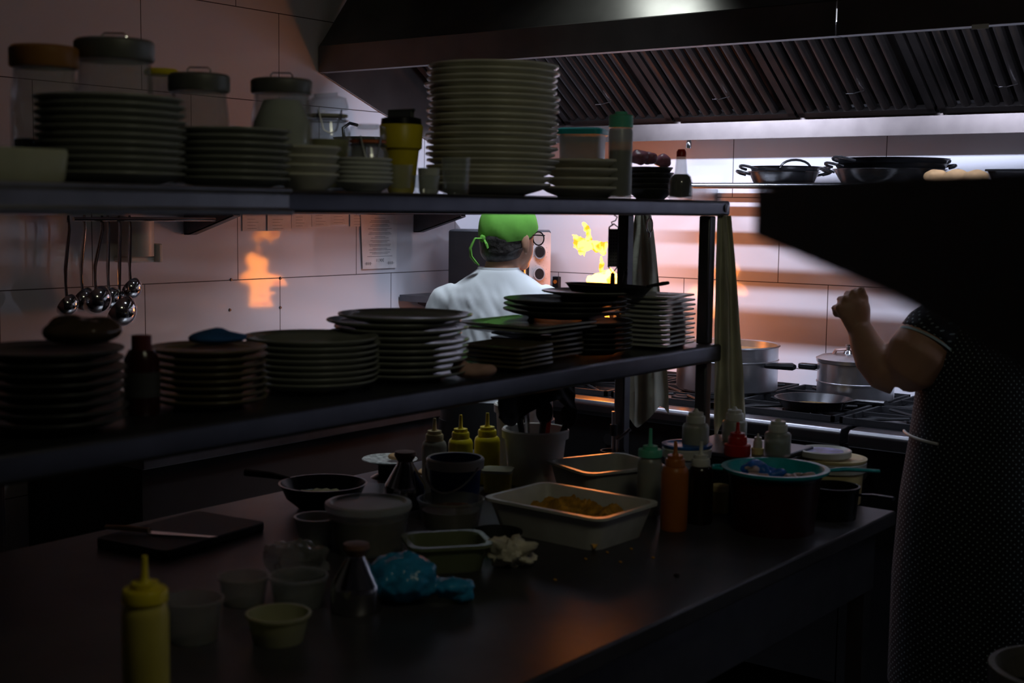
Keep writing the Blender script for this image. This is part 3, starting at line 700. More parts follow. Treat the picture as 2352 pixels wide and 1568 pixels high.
z7 = stack('black_plate', plate_mesh(.146, .018, porc_dk), 'plate', -1.785, L(1298, -1.785), max(z7+.018, z6+.038), 3, .0118, 'wide black', 'the three under the pans', .003)
stack('square_plate', square_mesh(.155, .165, .010, porc_w), 'plate', -1.705, 2.848, ZL, 11, .0118, 'white square', 'the stack beside the front post', .003, rz=.08, rj=.05)
# pans on the black stack
zz = z7+.018
yk = L(1352, -1.80)
tag(obj('serving_plate', plate_mesh and lathe(B(), [(0, 0), (.06, 0), (.115, .012), (.118, .014), (.115, .016), (.06, .006), (0, .006)], 44), porc_g, loc=(-1.80, yk, zz)), 'pale wide plate lying on the black plate stack under pans', 'plate')
t = thing('cast_pan', 'flat black pan lying tilted on top of the black plates', 'pan', (-1.765, L(1395, -1.765), zz+.010), .9)
bm = lathe(B(), [(0, 0), (.09, 0), (.105, .018), (.108, .019), (.103, .019), (.09, .004), (0, .004)], 40); bmesh.ops.rotate(bm, verts=bm.verts, cent=(0, 0, 0), matrix=Matrix.Rotation(.04, 3, 'Y')); obj('pan_body', bm, blackm, t)
obj('handle', tube(B(), [(.10, 0, .015), (.14, .0, .022), (.155, 0, .024)], [.007, .010, .008], flat=.5), blackm, t)
obj('handle_knob', tube(B(), [(.05, .03, .02), (.055, .032, .045), (.05, .02, .055)], .005), blackm, t)
# pink cloth, blue cloth, glossy bag
def cloth(name, label, cat, m, loc, size, amp, seed, rz=0, base=0.0):
    bm = B(); ell(bm, (0, 0, size[2]), size, 0, 30, 18)
    for v in bm.verts:
        q = v.co*22+Vector((seed*7, seed, 0)); n1 = noise.noise(q); n2 = noise.noise(q*2.3)
        v.co += v.co.normalized()*amp*(n1+.5*n2) if v.co.length > 0 else Vector()
        v.co.z = max(v.co.z, 0.0)
    return tag(obj(name, bm, m, loc=loc, rz=rz), label, cat)
cloth('folded_cloth', 'crumpled pink cloth tucked between plate stacks on lower shelf', 'cloth', pinkc, (-1.640, L(1088, -1.640), ZL+.001), (.042, .024, .016), .018, 3, .3)
cloth('folded_cloth', 'dark blue cloth lying on top of the brownish plate stack', 'cloth', bluecl, (-1.75, L(497, -1.75), ZL+.105), (.045, .055, .010), .008, 5)
cloth('food_bag', 'glossy brown plastic bag slumped on the near dark plates', 'bag', mat('brown_bag', (.07, .045, .03), .12, bump=.6, bscale=40), (-1.74, L(190, -1.74), ZL+.122), (.05, .06, .022), .012, 8)
# dark bottle on lower shelf left
t = thing('sauce_bottle', 'dark red bottle standing between the two left plate stacks', 'bottle', (-1.76, L(325, -1.76), ZL))
obj('bottle_body', lathe(B(), [(0, 0), (.026, 0), (.028, .004), (.028, .09), (.02, .105), (0, .105)], 28), mat('dark_red_glass', (.03, .006, .006), .2), t)
obj('cap', lathe(B(), [(0, .105), (.016, .105), (.016, .128), (0, .128)], 24), mat('dark_red_cap', (.10, .01, .01), .5), t)
obj('label_band', lathe(B(), [(.0283, .03), (.0287, .03), (.0287, .07), (.0283, .07)], 28), mat('dark_label', (.05, .05, .05), .5), t)
t = thing('sauce_bottle', 'orange-red bottle squeezed between white square plates and post', 'bottle', (-1.70, 2.957, ZL))
obj('bottle_body', lathe(B(), [(0, 0), (.019, 0), (.02, .004), (.02, .07), (.012, .09), (0, .09)], 28), mat('chilli_sauce', (.35, .05, .01), .25), t)
obj('cap', lathe(B(), [(0, .09), (.013, .09), (.013, .118), (0, .118)], 24), redp, t)

# ---------------------------------------------------------------- jars on upper shelf
def jar(px_, X, R, h, lidm, label, fill=None, fm=None, neck=.8, wire=True, lidh=.025, cat='jar'):
    y = Yc(px_, X); t = thing('storage_jar', label, cat, (X, y, ZU), 0)
    nr = R*neck; b = h-lidh
    out = [(0, 0), (R*.92, 0), (R, .008), (R, b*.72), (R*.97, b*.80), (nr, b*.93), (nr, b)]
    inn = [(nr-.003, b), (nr-.003, b*.93), (R*.97-.003, b*.79), (R-.003, b*.71), (R-.003, .010), (0, .006)]
    obj('jar_glass', lathe(B(), out+inn, 36), glass, t)
    l = obj('lid', lathe(B(), [(0, b+.001), (nr+.004, b+.001), (nr+.006, b+.004), (nr+.006, h-.004), (nr+.002, h), (0, h)], 36), lidm, t)
    if wire:
        obj('wire_handle', tube(B(), [(-.02, 0, h-.002), (-.02, 0, h+.008), (-.016, 0, h+.012), (.016, 0, h+.012), (.02, 0, h+.008), (.02, 0, h-.002)], .0016, 6), chrome, l).rotation_euler = (0, 0, .7)
    if fill:
        f = b*fill; obj('contents', lathe(B(), [(0, .011), (R-.005, .012), (R-.005, min(f, b*.7)), (R*.6, f*1.01), (0, f*1.02)], 30), fm, t)
    return t
greym = mat('grey_lid', (.20, .20, .18), .45, .6)
jar(108, -1.93, .054, .225, mat('amber_lid', (.30, .13, .03), .4), 'jar with brown lid at the far left of the upper shelf', .4, mat('blue_packets', (.03, .08, .22), .5), .9, False, .035)
jar(268, -1.90, .064, .245, greym, 'largest glass jar with grey metal lid, behind the near-left plates', .5, mat('pale_contents', (.35, .33, .28), .6), .93, True, .035)
jar(374, -1.97, .026, .215, yellowp, 'slim jar with yellow lid behind the grey-lidded jars', None, None, .95, False, .012)
jar(460, -1.885, .052, .203, greym, 'medium glass jar with grey lid behind the second plate stack', .45, mat('white_beans', (.55, .52, .45), .6), .92, True, .032)
jar(648, -1.865, .057, .208, greym, 'glass jar nearly full of white flour with grey lid', .93, mat('flour', (.66, .66, .56), .9), .9, True, .028)
t = thing('food_box', 'green-lidded box low behind the flour jar', 'box', (-1.98, Yc(556, -1.98), ZU))
obj('box_body', tub(B(), .06, .08, .112, .002, .95, .002, .01), frost, t)
obj('lid', loft(B(), [[(x, y, .112) for x, y in rr(.07, .09, .01)], [(x, y, .122) for x, y in rr(.07, .09, .01)]]), mat('dark_green_lid', (.02, .25, .12), .4), t)
def clipjar(px_, X, R, h, fm, label, ringm, tilt=0, fill=.7):
    y = Yc(px_, X); t = thing('clip_top_jar', label, 'jar', (X, y, ZU), 0)
    b = h*.78
    obj('jar_glass', lathe(B(), [(0, 0), (R*.93, 0), (R, .008), (R, b*.8), (R*.8, b*.93), (R*.82, b), (R*.82-.003, b), (R*.8-.003, b*.93), (R-.003, b*.79), (R-.003, .010), (0, .006)], 32), glass, t)
    obj('seal_ring', lathe(B(), [(R*.6, b), (R*.88, b), (R*.88, b+.005), (R*.6, b+.005)], 32), ringm, t)
    bm = lathe(B(), [(0, b+.006), (R*.88, b+.006), (R*.92, b+.012), (R*.85, b+.03), (R*.5, b+.036), (R*.5, h), (0, h)], 32)
    if tilt: bmesh.ops.rotate(bm, verts=bm.verts, cent=(0, -R*.8, b+.006), matrix=Matrix.Rotation(tilt, 3, 'X'))
    obj('glass_lid', bm, glass, t)
    bm = B(); w = R*.9
    for s in (1, -1):
        tube(bm, [(s*w*.55, -w*.8, b-.006), (s*w*.55, -w*1.05, b+.012), (s*w*.3, -w*1.1, b-.028), (0, -w*1.12, b-.034)], .0014, 6)
    tube(bm, [(w*1.0*math.cos(2*PI*k/24), w*1.0*math.sin(2*PI*k/24), b*.95) for k in range(25)], .0013, 6)
    obj('wire_clip', bm, steel, t).rotation_euler = (0, 0, .9)
    obj('contents', lathe(B(), [(0, .011), (R-.005, .012), (R-.005, b*fill), (0, b*fill*1.02)], 28), fm, t)
clipjar(752, -1.905, .046, .192, mat('pickle', (.42, .38, .10), .5), 'tall clip-top jar of yellowish pickles with raised lid', mat('seal_white', (.5, .5, .4), .5), .12)
clipjar(845, -1.775, .040, .122, mat('grainy_salt', (.55, .52, .42), .8, var=.3, scale=60), 'short clip-top jar with orange seal behind the saucers', mat('orange_seal', (.6, .15, .04), .5), 0, .6)
# dark pan behind on wall shelf
p = onx(838, 270, XW+.15)
t = thing('paella_pan', 'black pan with loop handle on the wall shelf behind jars', 'pan', (XW+.14, p.y+.02, 1.6005))
obj('crate', box(B(), -.11, .11, -.12, .12, 0, .22), blackmetal, t, bevel=.004)
obj('pan_body', lathe(B(), [(0, .221), (.10, .221), (.125, .25), (.122, .25), (.098, .225), (0, .225)], 36), black, t)
obj('handle', tube(B(), [(0, -.12, .245), (0, -.125, .28), (0, -.09, .30), (0, -.05, .295)], .006), black, t)
# yellow shaker
t = thing('yellow_shaker', 'yellow tapered plastic shaker with black top left of tall plates', 'shaker', (-1.86, Yc(921, -1.86), ZU))
obj('shaker_body', lathe(B(), [(0, 0), (.024, 0), (.028, .01), (.037, .09), (.043, .095), (.045, .14), (.043, .143), (0, .143)], 36), yellowp, t)
tp = obj('top', lathe(B(), [(0, .1435), (.042, .1435), (.041, .155), (.03, .158), (0, .158)], 36), black, t)
bm = box(B(), -.032, .03, -.006, .006, .158, .170); tube(bm, [(-.03, 0, .168), (-.035, 0, .172), (.036, 0, .172)], .003)
obj('latch', bm, mat('smoked_plastic', (.08, .09, .09), .15), tp)
# glasses
def tumbler(px_, X, R, h, label, rt=1.1):
    bm = lathe(B(), [(0, 0), (R*.85, 0), (R*.9, .003), (R*rt, h), (R*rt-.002, h), (R*.88-.002, .010), (0, .009)], 30)
    tag(obj('drinking_glass', bm, glass, loc=(X, Yc(px_, X), ZU)), label, 'glass', 'glasses at the upper shelf edge')
tumbler(921, -1.665, .021, .052, 'small clear tumbler between saucers and the squat glass')
tumbler(978, -1.645, .025, .034, 'squat shallow clear glass, shortest of the three')
tumbler(1047, -1.645, .028, .070, 'tallest clear glass standing before the tall plates', 1.03)
t = tag(obj('porcelain_cup', lathe(B(), [(0, 0), (.016, 0), (.019, .004), (.022, .05), (.020, .05), (.016, .006), (0, .006)], 28), porc_w, loc=(-1.70, Yc(985, -1.70), ZU)), 'small white porcelain cup tucked behind the squat glass', 'cup')
t = thing('serving_dish', 'pale rounded dish at the far left end of the upper shelf', 'dish', (-1.685, 1.055, ZU), PI/2)
bm = loft(B(), [[(x, y, z) for x, y in rr(.17*q, .10*q, .02)] for z, q in ((0, .88), (.006, .95), (.044, 1.0), (.049, .98), (.049, .94), (.008, .88))]); obj('dish_body', bm, mat('olive_dish', (.40, .40, .28), .35), t)
# turquoise lidded container
t = thing('food_container', 'translucent square container with turquoise lid behind the platters', 'container', (-1.885, Yc(1336, -1.885), ZU), .4)
obj('container_body', tub(B(), .105, .105, .162, .002, .93, .002, .02), frost, t)
obj('lid', loft(B(), [[(x, y, .158) for x, y in rr(.116, .116, .02)], [(x, y, .170) for x, y in rr(.116, .116, .02)], [(x, y, .174) for x, y in rr(.10, .10, .02)]]), mat('turquoise_lid', (.01, .45, .47), .4), t)
# mint capped bottle
t = thing('sauce_bottle', 'clear bottle with mint cap half full of dark sauce on upper shelf', 'bottle', (-1.648, Yc(1423, -1.648), ZU))
obj('bottle_body', lathe(B(), [(0, 0), (.026, 0), (.0275, .004), (.0275, .150), (.025, .158), (.023, .158), (.0255, .148), (.0255, .006), (0, .003)], 32), frost, t)
obj('sauce', lathe(B(), [(0, .005), (.0250, .006), (.0250, .108), (0, .108)], 28), soy, t)
cp = obj('cap', lathe(B(), [(0, .159), (.0275, .159), (.0275, .186), (.024, .188), (0, .188)], 32), greenp, t)
obj('cap_top', lathe(B(), [(0, .188), (.016, .188), (.013, .195), (0, .195)], 28), greenp, cp)
# soy bottle
t = thing('sauce_bottle', 'small glass sauce bottle with red cap at the shelf end', 'bottle', (-1.665, Yc(1563, -1.665), ZU))
obj('bottle_glass', lathe(B(), [(0, 0), (.027, 0), (.030, .005), (.030, .042), (.025, .058), (.016, .066), (.0125, .105), (.0105, .105), (.014, .066), (.023, .057), (.0275, .042), (.0275, .008), (0, .005)], 32), glass, t)
obj('sauce', lathe(B(), [(0, .006), (.027, .009), (.027, .042), (.0225, .057), (.015, .063), (0, .063)], 28), soy, t)
obj('cap', lathe(B(), [(0, .1055), (.012, .1055), (.012, .118), (.008, .124), (0, .124)], 24), redp, t)
# onions in wrap
for i, (px_, X, zz, r) in enumerate(((1466, -1.80, ZU+.088, .022), (1490, -1.79, ZU+.090, .019), (1520, -1.80, ZU+.084, .021))):
    bm = ell(B(), (0, 0, r*.85), (r*1.15, r, r*.85), 0, 22, 14); noisy(bm, .004, 60, i)
    tag(obj('purple_onion', bm, onion_m, loc=(X, Yc(px_, X), zz)), ['plastic-wrapped purple onion, left one on the dark bowls', 'plastic-wrapped purple onion, middle one on the dark bowls', 'plastic-wrapped purple onion, right one on the dark bowls'][i], 'onion', 'purple onions on the dark bowls')

# ---------------------------------------------------------------- hanging grater, towels, hook
p = onx(1410, 500, -1.745)
t = thing('hanging_grater', 'long narrow steel grater hanging from the upper shelf by post', 'grater', (-1.745, p.y, ZU-.038), .7)
obj('s_hook', tube(B(), [(0, 0, -.001), (.008, 0, -.005), (.004, 0, -.014), (-.006, 0, -.018), (-.002, 0, -.026)], .0018, 6), steel_dark, t)
obj('grater_frame', tube(B(), [(-.011, 0, -.03), (0, 0, -.022), (.011, 0, -.03), (.011, 0, -.125), (0, 0, -.14), (-.011, 0, -.125), (-.011, 0, -.03)], .0020, 6), steel_dark, t)
obj('grater_blade', box(B(), -.010, .010, -.001, .001, -.125, -.034), alu, t)
bm = B()
for r_ in range(11):
    for c_ in range(3): box(bm, -.007+c_*.006, -.004+c_*.006, -.0022, -.001, -.121+r_*.008, -.118+r_*.008)
obj('grater_teeth', bm, steel_dark, t, smooth=False)
obj('handle', tube(B(), [(0, 0, -.14), (0, 0, -.16), (0, 0, -.21)], [.005, .006, .007]), blackm, t)

def towel(name, label, top, w0, w1, L_, folds, seed, dirx, m=towel_m, lean=0.0):
    """hanging cloth gathered at its top; dirx: unit vector along its width"""
    n, rows = 40, 26; rg = []
    dv = Vector(dirx).normalized(); dn = Vector((-dv.y, dv.x, 0))
    for r in range(rows+1):
        u = r/rows; w = w0+(w1-w0)*min(1, u*1.15)**.8; z = -L_*u; ring = []
        for k in range(n):
            s = k/(n-1)-.5
            off = .015*math.sin(s*folds*2*PI+seed+u*1.3)*(.4+u)+.012*noise.noise(Vector((s*6, u*5, seed)))
            zz = z-(.03*math.cos(s*7+seed))*u
            ring.append((top[0]*0+dv.x*(s*w+lean*u)+dn.x*off, dv.y*(s*w+lean*u)+dn.y*off, zz))
        back = [(p[0]+dn.x*.004, p[1]+dn.y*.004, p[2]) for p in reversed(ring)]
        rg.append(ring+back)
    bm = loft(B(), rg)
    return tag(obj(name, bm, m, loc=top), label, 'towel')
vr = (.798, .603, 0)
towel('kitchen_towel', 'greyish towel hanging from a hook behind the rear shelf post', (-1.93, 3.155, 1.5835), .045, .13, .56, 2.2, 1, vr, lean=.02)
towel('kitchen_towel', 'long pale linen towel hanging down beside the front shelf post', (-1.618, 3.036, 1.5865), .034, .080, .56, 2.1, 4, vr, mat('pale_linen', (.64, .63, .50), .9, bump=.4, bscale=40), lean=.03)
towel('black_apron', 'black apron draped from the rear edge under the lower shelf', (-1.89, 2.62, 1.213), .22, .25, .11, 1.6, 2, (.35, .93, 0), blackm)
p = onx(1500, 535, -1.93)
t = thing('snap_hook', 'chrome snap hook hanging beside the towel on the rear post', 'hook', (-1.90, 3.14, 1.586), .7)
bm = B(); tube(bm, [(.0+.008*math.cos(2*PI*k/16), 0, -.03+.02*math.sin(2*PI*k/16)) for k in range(17)], .0022, 8); tube(bm, [(.0, 0, -.001), (0, 0, -.012)], .002)
obj('hook_loop', bm, chrome, t); obj('hook_swivel', lathe(B(), [(0, -.062), (.004, -.062), (.004, -.05), (0, -.05)], 12), chrome, t)

# ================================================================ THINGS ON THE TABLE
ZT = .9
def squeeze(px_, py_, dia, h, bodym, capm, label, z=ZT, nozzle=.035, fill=None, fillm=None, wide=False):
    p = onz(px_, py_, z); r = dia/2; t = thing('squeeze_bottle', label, 'bottle', (p.x, p.y, z))
    hb = h-nozzle-.025
    if fill:
        obj('bottle_body', lathe(B(), [(0, 0), (r*.94, 0), (r, .005), (r, hb*.88), (r*.9, hb*.96), (r*.72, hb), (r*.70, hb), (r*.88, hb*.95), (r-.002, hb*.87), (r-.002, .006), (0, .003)], 36), bodym, t)
        obj('sauce', lathe(B(), [(0, .005), (r-.003, .007), (r-.003, hb*fill), (0, hb*fill)], 30), fillm, t)
    else:
        obj('bottle_body', lathe(B(), [(0, 0), (r*.94, 0), (r, .005), (r, hb*.9), (r*.92, hb*.97), (r*.8, hb), (0, hb)], 36), bodym, t)
    cr_ = r*.98 if wide else r*.72
    cp = obj('cap', lathe(B(), [(0, hb+.0005), (cr_, hb+.0005), (cr_, hb+.014), (cr_*.93, hb+.017), (cr_*.62 if wide else cr_*.8, hb+.017), (cr_*.60 if wide else cr_*.78, hb+.025), (0, hb+.025)], 36), capm, t)
    obj('nozzle', lathe(B(), [(0, hb+.025), (r*.28, hb+.025), (r*.16, hb+.03), (r*.12, h), (r*.06, h), (0, h-.001)], 20), capm, cp)
    return t
squeeze(338, 1690, .060, .243, yellowb, yellowp, 'yellow squeeze bottle nearest to the camera, alone at lower left', wide=True)
squeeze(997, 1140, .060, .192, mat('cream_body', (.42, .40, .30), .5), creamp, 'cream squeeze bottle left of the two yellow ones', nozzle=.03)
squeeze(1057, 1112, .062, .178, yellowp, yellowp, 'yellow squeeze bottle, left of the pair behind the blue tub', nozzle=.035)
squeeze(1118, 1108, .066, .180, yellowp, yellowp, 'yellow squeeze bottle, right of the pair by the utensil bucket', nozzle=.035)
squeeze(1490, 1180, .057, .200, frost, greenp, 'clear squeeze bottle with mint green nozzle cap', fill=.65, fillm=mat('whitish_green_sauce', (.32, .40, .26), .5), wide=True, nozzle=.04)
squeeze(1547, 1215, .060, .196, orangep, orangep, 'orange squeeze bottle beside the mint-capped one', nozzle=.03)
squeeze(1606, 1200, .058, .185, soy, whitep, 'dark sauce squeeze bottle with white cap', nozzle=.03)
# dark box under the far bottles
ZC = 1.03
t = thing('ingredient_case', 'low black case at the far end of the table under sauce bottles', 'case', (-1.48, 2.893, ZT))
obj('case_body', box(B(), -.13, .137, -.112, .12, 0, .118), black, t, bevel=.004)
obj('case_lid', box(B(), -.132, .137, -.114, .122, .119, .13), steel_dark, t, bevel=.003)
squeeze(1596, 1043, .062, .108, frost, whitep, 'cloudy bottle with white cap before the shelf post', z=ZC, nozzle=.008, fill=.85, fillm=creamp)
squeeze(1686, 1012, .062, .086, frost, whitep, 'cream-filled bottle with white cap under the linen towel', z=ZC, nozzle=.008, fill=.88, fillm=creamp)
squeeze(1693, 1045, .062, .078, redp, redp, 'red squeeze bottle on the black case', z=ZC, nozzle=.025)
squeeze(1740, 1042, .030, .048, creamp, whitep, 'tiny cream bottle between the red and green ones', z=ZC, nozzle=.008)
squeeze(1785, 1046, .062, .088, frost, whitep, 'bottle of green sauce with white cap on the black case', z=ZC, nozzle=.006, fill=.60, fillm=dgreen)

def bucket(px_, py_, r0, r1, h, m, label, rimm=whitep, lid=None, name='bucket', handle=False, z=ZT):
    p = onz(px_, py_, z); t = thing(name, label, 'bucket', (p.x, p.y, z))
    obj('bucket_body', lathe(B(), shell(r0, r1, h, .003), 40), m, t)
    obj('rim', lathe(B(), [(r1+.0005, h-.022), (r1+.005, h-.022), (r1+.006, h-.002), (r1+.003, h+.002), (r1-.002, h+.001), (r1+.0005, h-.004)], 40), rimm, t)
    if lid:
        obj('lid', lathe(B(), [(0, h+.002), (r1+.006, h+.002), (r1+.007, h+.008), (r1-.004, h+.009), (r1-.008, h+.006), (0, h+.006)], 40), lid, t)
    if handle:
        obj('handle', tube(B(), [((r1+.006)*math.cos(a), (r1+.008)*math.sin(a), h-.015-.055*math.sin((a+2.6)/2.6*PI if -2.6 <= a <= 0 else 0)) for a in [-2.6+2.6*k/14 for k in range(15)]], .003, 8, flat=.6), whitep, t)
    return t
bucket(1045, 1165, .054, .062, .118, mat('navy_plastic', (.01, .03, .13), .4), 'white-rimmed blue plastic tub with a bail handle', handle=True)
t = bucket(1228, 1108, .066, .080, .140, whitep, 'white plastic bucket full of kitchen utensils')
tp = t.location
def utensil(name, dx, dy, lean, L_, m, label, head=None):
    p0 = Vector((tp[0]+dx, tp[1]+dy, ZT+.006)); d = Vector((lean[0], lean[1], 1)).normalized(); p1 = p0+d*L_
    t = thing(name, label, 'utensil', p0, 0, 'utensils in the white bucket')
    obj('handle', tube(B(), [(0, 0, 0), d*L_*.6, d*L_], [.006, .007, .009]), m, t)
    if head: obj('head', ell(B(), d*(L_+.02), (.022, .006, .03), .7), head, t)
utensil('spatula', -.02, 0, (-.05, .0, 0), .20, chrome, 'steel utensil with bright tip leaning left in the bucket', None)
utensil('spoon', -.03, .02, (-.2, -.05, 0), .155, blackm, 'dark spoon leaning left in the utensil bucket', blackm)
utensil('spatula', .02, -.02, (.12, 0, 0), .165, black, 'black handled spatula in the middle of the bucket', blackm)
utensil('spoon', .03, .01, (.30, .12, 0), .16, blackm, 'black spatula leaning right out of the bucket', blackm)
utensil('knife', .0, .03, (.05, .1, 0), .17, redp, 'red handled utensil in the bucket', None)
bucket(1188, 1070, .050, .060, .172, whitep, 'taller white tub standing behind the utensil bucket')
bucket(1574, 1171, .046, .052, .15, mat('blue_white_tub', (.35, .4, .55), .4), 'white tub with blue lid behind the orange bottle', lid=mat('blue_lid', (.03, .15, .50), .35, var=.6, scale=30))
bucket(1912, 1150, .066, .072, .100, creamp, 'cream tub with cream lid behind the colander handle', lid=creamp)
p = onz(1900, 1150, ZT)
t = thing('tub_lid', 'loose white lid with purple print lying on the cream tub', 'lid', (p.x-.008, p.y-.008, ZT+.1105))
obj('lid_disc', lathe(B(), [(0, 0), (.060, 0), (.064, .003), (.064, .016), (.060, .018), (.054, .013), (0, .013)], 44), whitep, t)
obj('lid_print', lathe(B(), [(0, .0132), (.045, .0132), (.045, .0138), (0, .0138)], 40), mat('purple_print', (.25, .25, .50), .4, var=.8, scale=40), t)
# yellow box
p = onz(1143, 1128, ZT)
t = thing('butter_tub', 'small yellow tub between the blue bucket and utensil bucket', 'tub', (p.x, p.y, ZT), .5)
obj('tub_body', tub(B(), .070, .066, .05, .002, .9, .002, .015), yellowb, t)
obj('lid', loft(B(), [[(x, y, .05) for x, y in rr(.076, .072, .015)], [(x, y, .057) for x, y in rr(.076, .072, .015)]]), mat('pale_lid', (.5, .5, .35), .4), t)
# rect containers
def gastro(name, cx, cy, w, d, h, m, rz, label, t_=.003, rim=.008, fill=None, fm=None, cat='container', r=.03, taper=.86):
    t = thing(name, label, cat, (cx, cy, ZT), rz)
    obj('container_body', tub(B(), w, d, h, t_, taper, rim, r), m, t)
    if fill:
        bm = B(); nx, ny = 70, 52
        g = [[bm.verts.new(((i/nx-.5)*w*.86, (j/ny-.5)*d*.86, fill*h*(.25+.75*j/ny+.5*noise.noise(Vector((i*.09, j*.1, 2))))+.010*abs(noise.noise(Vector((i*.45, j*.45, 0)))))) for j in range(ny+1)] for i in range(nx+1)]
        for i in range(nx):
            for j in range(ny): bm.faces.new((g[i][j], g[i+1][j], g[i+1][j+1], g[i][j+1]))
        for v in bm.verts: v.co.z = max(v.co.z, .005)
        obj('food', bm, fm, t)
    return t
a = onz(1105, 1185, ZT+.0); 
# near long container: corners found on its rim plane
zr = ZT+.075
A_, B_, C_ = onz(1105, 1140, zr), onz(1378, 1192, zr), onz(1520, 1152, zr)
ctr = (A_+C_)/2; v1 = B_-A_; v2 = C_-B_
gastro('food_container', ctr.x, ctr.y, v1.length*.97, v2.length*.97, .075, mat('white_polypropylene', (.68, .68, .64), .35), math.atan2(v1.y, v1.x), 'long white container with orange chopped food inside', fill=.62, fm=foodm)
A_, B_, C_ = onz(1280, 1062, zr), onz(1385, 1095, zr), onz(1500, 1062, zr)
ctr = (A_+C_)/2; v1 = B_-A_; v2 = C_-B_
gastro('food_container', ctr.x, ctr.y, v1.length*.97, v2.length*.97, .075, mat('grey_white_plastic', (.45, .46, .42), .35), math.atan2(v1.y, v1.x), 'nearly empty greyish white container behind the long one', fill=.10, fm=blackm)
# green tinted container
p = onz(1030, 1310, ZT)
p = onz(1025, 1300, ZT)
gastro('food_container', p.x, p.y, .15, .12, .055, thin('greenish_plastic', (.5, .55, .35), (.28, .32, .18), .5, .2), .9, 'greenish translucent container beside the crumpled napkin')
# round things
def rtub(px_, py_, r0, r1, h, m, label, fm=None, fill=.6, lid=None, name='round_tub', cat='tub', rim=.003):
    p = onz(px_, py_, ZT); t = thing(name, label, cat, (p.x, p.y, ZT))
    obj('tub_body', lathe(B(), shell(r0, r1, h, .0022, rim), 40), m, t)
    if fm: obj('contents', noisy(lathe(B(), [(0, .004), (r0-.004, .005), (r0+(r1-r0)*fill-.004, h*fill), (0, h*fill+.003)], 30), .003, 60), fm, t)
    if lid: obj('lid', lathe(B(), [(0, h+.001), (r1+.005, h+.001), (r1+.007, h+.005), (r1+.006, h+.014), (r1-.004, h+.016), (r1-.010, h+.011), (0, h+.011)], 40), lid, t)
    return t
rtub(728, 1248, .036, .045, .058, whitep, 'white paper cup left of the lidded tub')
rtub(846, 1262, .070, .082, .085, clearp, 'large round tub with cloudy lid at the table centre', mat('red_food', (.14, .07, .035), .5, var=.5, scale=40), .8, frost)
rtub(1035, 1205, .062, .072, .06, clearp, 'clear round bowl of dark reddish food', mat('red_paste', (.10, .03, .015), .4), .6)
rtub(1140, 1245, .044, .052, .025, blackm, 'black shallow bowl beside the clear one')
rtub(640, 1470, .040, .050, .046, thin('yellowish_clear', (.75, .75, .5), (.55, .55, .36), .6, .2), 'small yellowish tub nearest the front of the table', palefood, .35)
rtub(560, 1385, .036, .043, .05, clearp, 'clear plastic cup, left of the two under the bag')
rtub(686, 1390, .042, .050, .055, clearp, 'clear plastic cup, right of the two under the bag')
rtub(445, 1470, .038, .047, .070, clearp, 'clear dark cup right beside the near yellow bottle')
# wok bowl
p = onz(742, 1165, ZT)
t = thing('small_wok', 'small black pan holding pale chopped food on the left of table', 'pan', (p.x, p.y, ZT))
obj('pan_body', lathe(B(), [(0, 0), (.055, 0), (.085, .025), (.100, .058), (.103, .059), (.098, .059), (.082, .028), (0, .005)], 44), black, t)
obj('food', noisy(lathe(B(), [(0, .02), (.060, .02), (.05, .034), (0, .038)], 26), .012, 60), palefood, t)
for i in range(7): ell(D.objects and B(), (0, 0, 0), (1, 1, 1)).free()
obj('handle', tube(B(), [(-.10, -.01, .055), (-.14, -.03, .062), (-.20, -.06, .066)], [.005, .008, .009]), black, t)
# plate with doily and bread
p = onz(895, 1095, ZT)
t = thing('patterned_plate', 'round patterned plate with bread, perched behind the steel cruet', 'plate', (p.x, p.y, ZT))
obj('plate_stand', lathe(B(), [(0, 0), (.05, 0), (.03, .01), (.03, .035), (.05, .04), (0, .04)], 28), black, t)
obj('plate_disc', lathe(B(), [(0, .04), (.05, .04), (.072, .048), (.070, .050), (.05, .044), (0, .044)], 40), mat('lace_pattern', (.45, .47, .45), .4, var=.6, scale=90), t)
tag(obj('flat_bread', noisy(ell(B(), (0, 0, .010), (.035, .022, .010), .4, 24, 12), .006, 40), bread_m, loc=(p.x+.035, p.y+.01, ZT+.045)), 'piece of pale bread on the patterned plate', 'bread')
tag(obj('flat_bread', noisy(ell(B(), (0, 0, .012), (.03, .024, .012), .4, 24, 12), .006, 40, 3), bread_m, loc=(p.x+.085, p.y+.055, ZT+.002)), 'piece of bread behind the steel cruet, right of the plate', 'bread')
# cruets
def cruet(px_, py_, s, label):
    p = onz(px_, py_, ZT); t = thing('steel_cruet', label, 'cruet', (p.x, p.y, ZT))
    obj('cruet_body', lathe(B(), [(0, 0), (.046*s, 0), (.049*s, .004), (.049*s, .045*s), (.047*s, .052*s), (.02*s, .098*s), (.018*s, .106*s), (0, .106*s)], 40), chrome, t)
    obj('stopper', lathe(B(), [(0, .1065*s), (.018*s, .1065*s), (.026*s, .120*s), (.024*s, .128*s), (0, .130*s)], 28), mat('cork_brown', (.18, .09, .06), .5), t)
cruet(930, 1160, 1.0, 'conical steel oil cruet with brown stopper, the far one')
cruet(818, 1400, .92, 'conical steel oil cruet beside the blue bag, the near one')
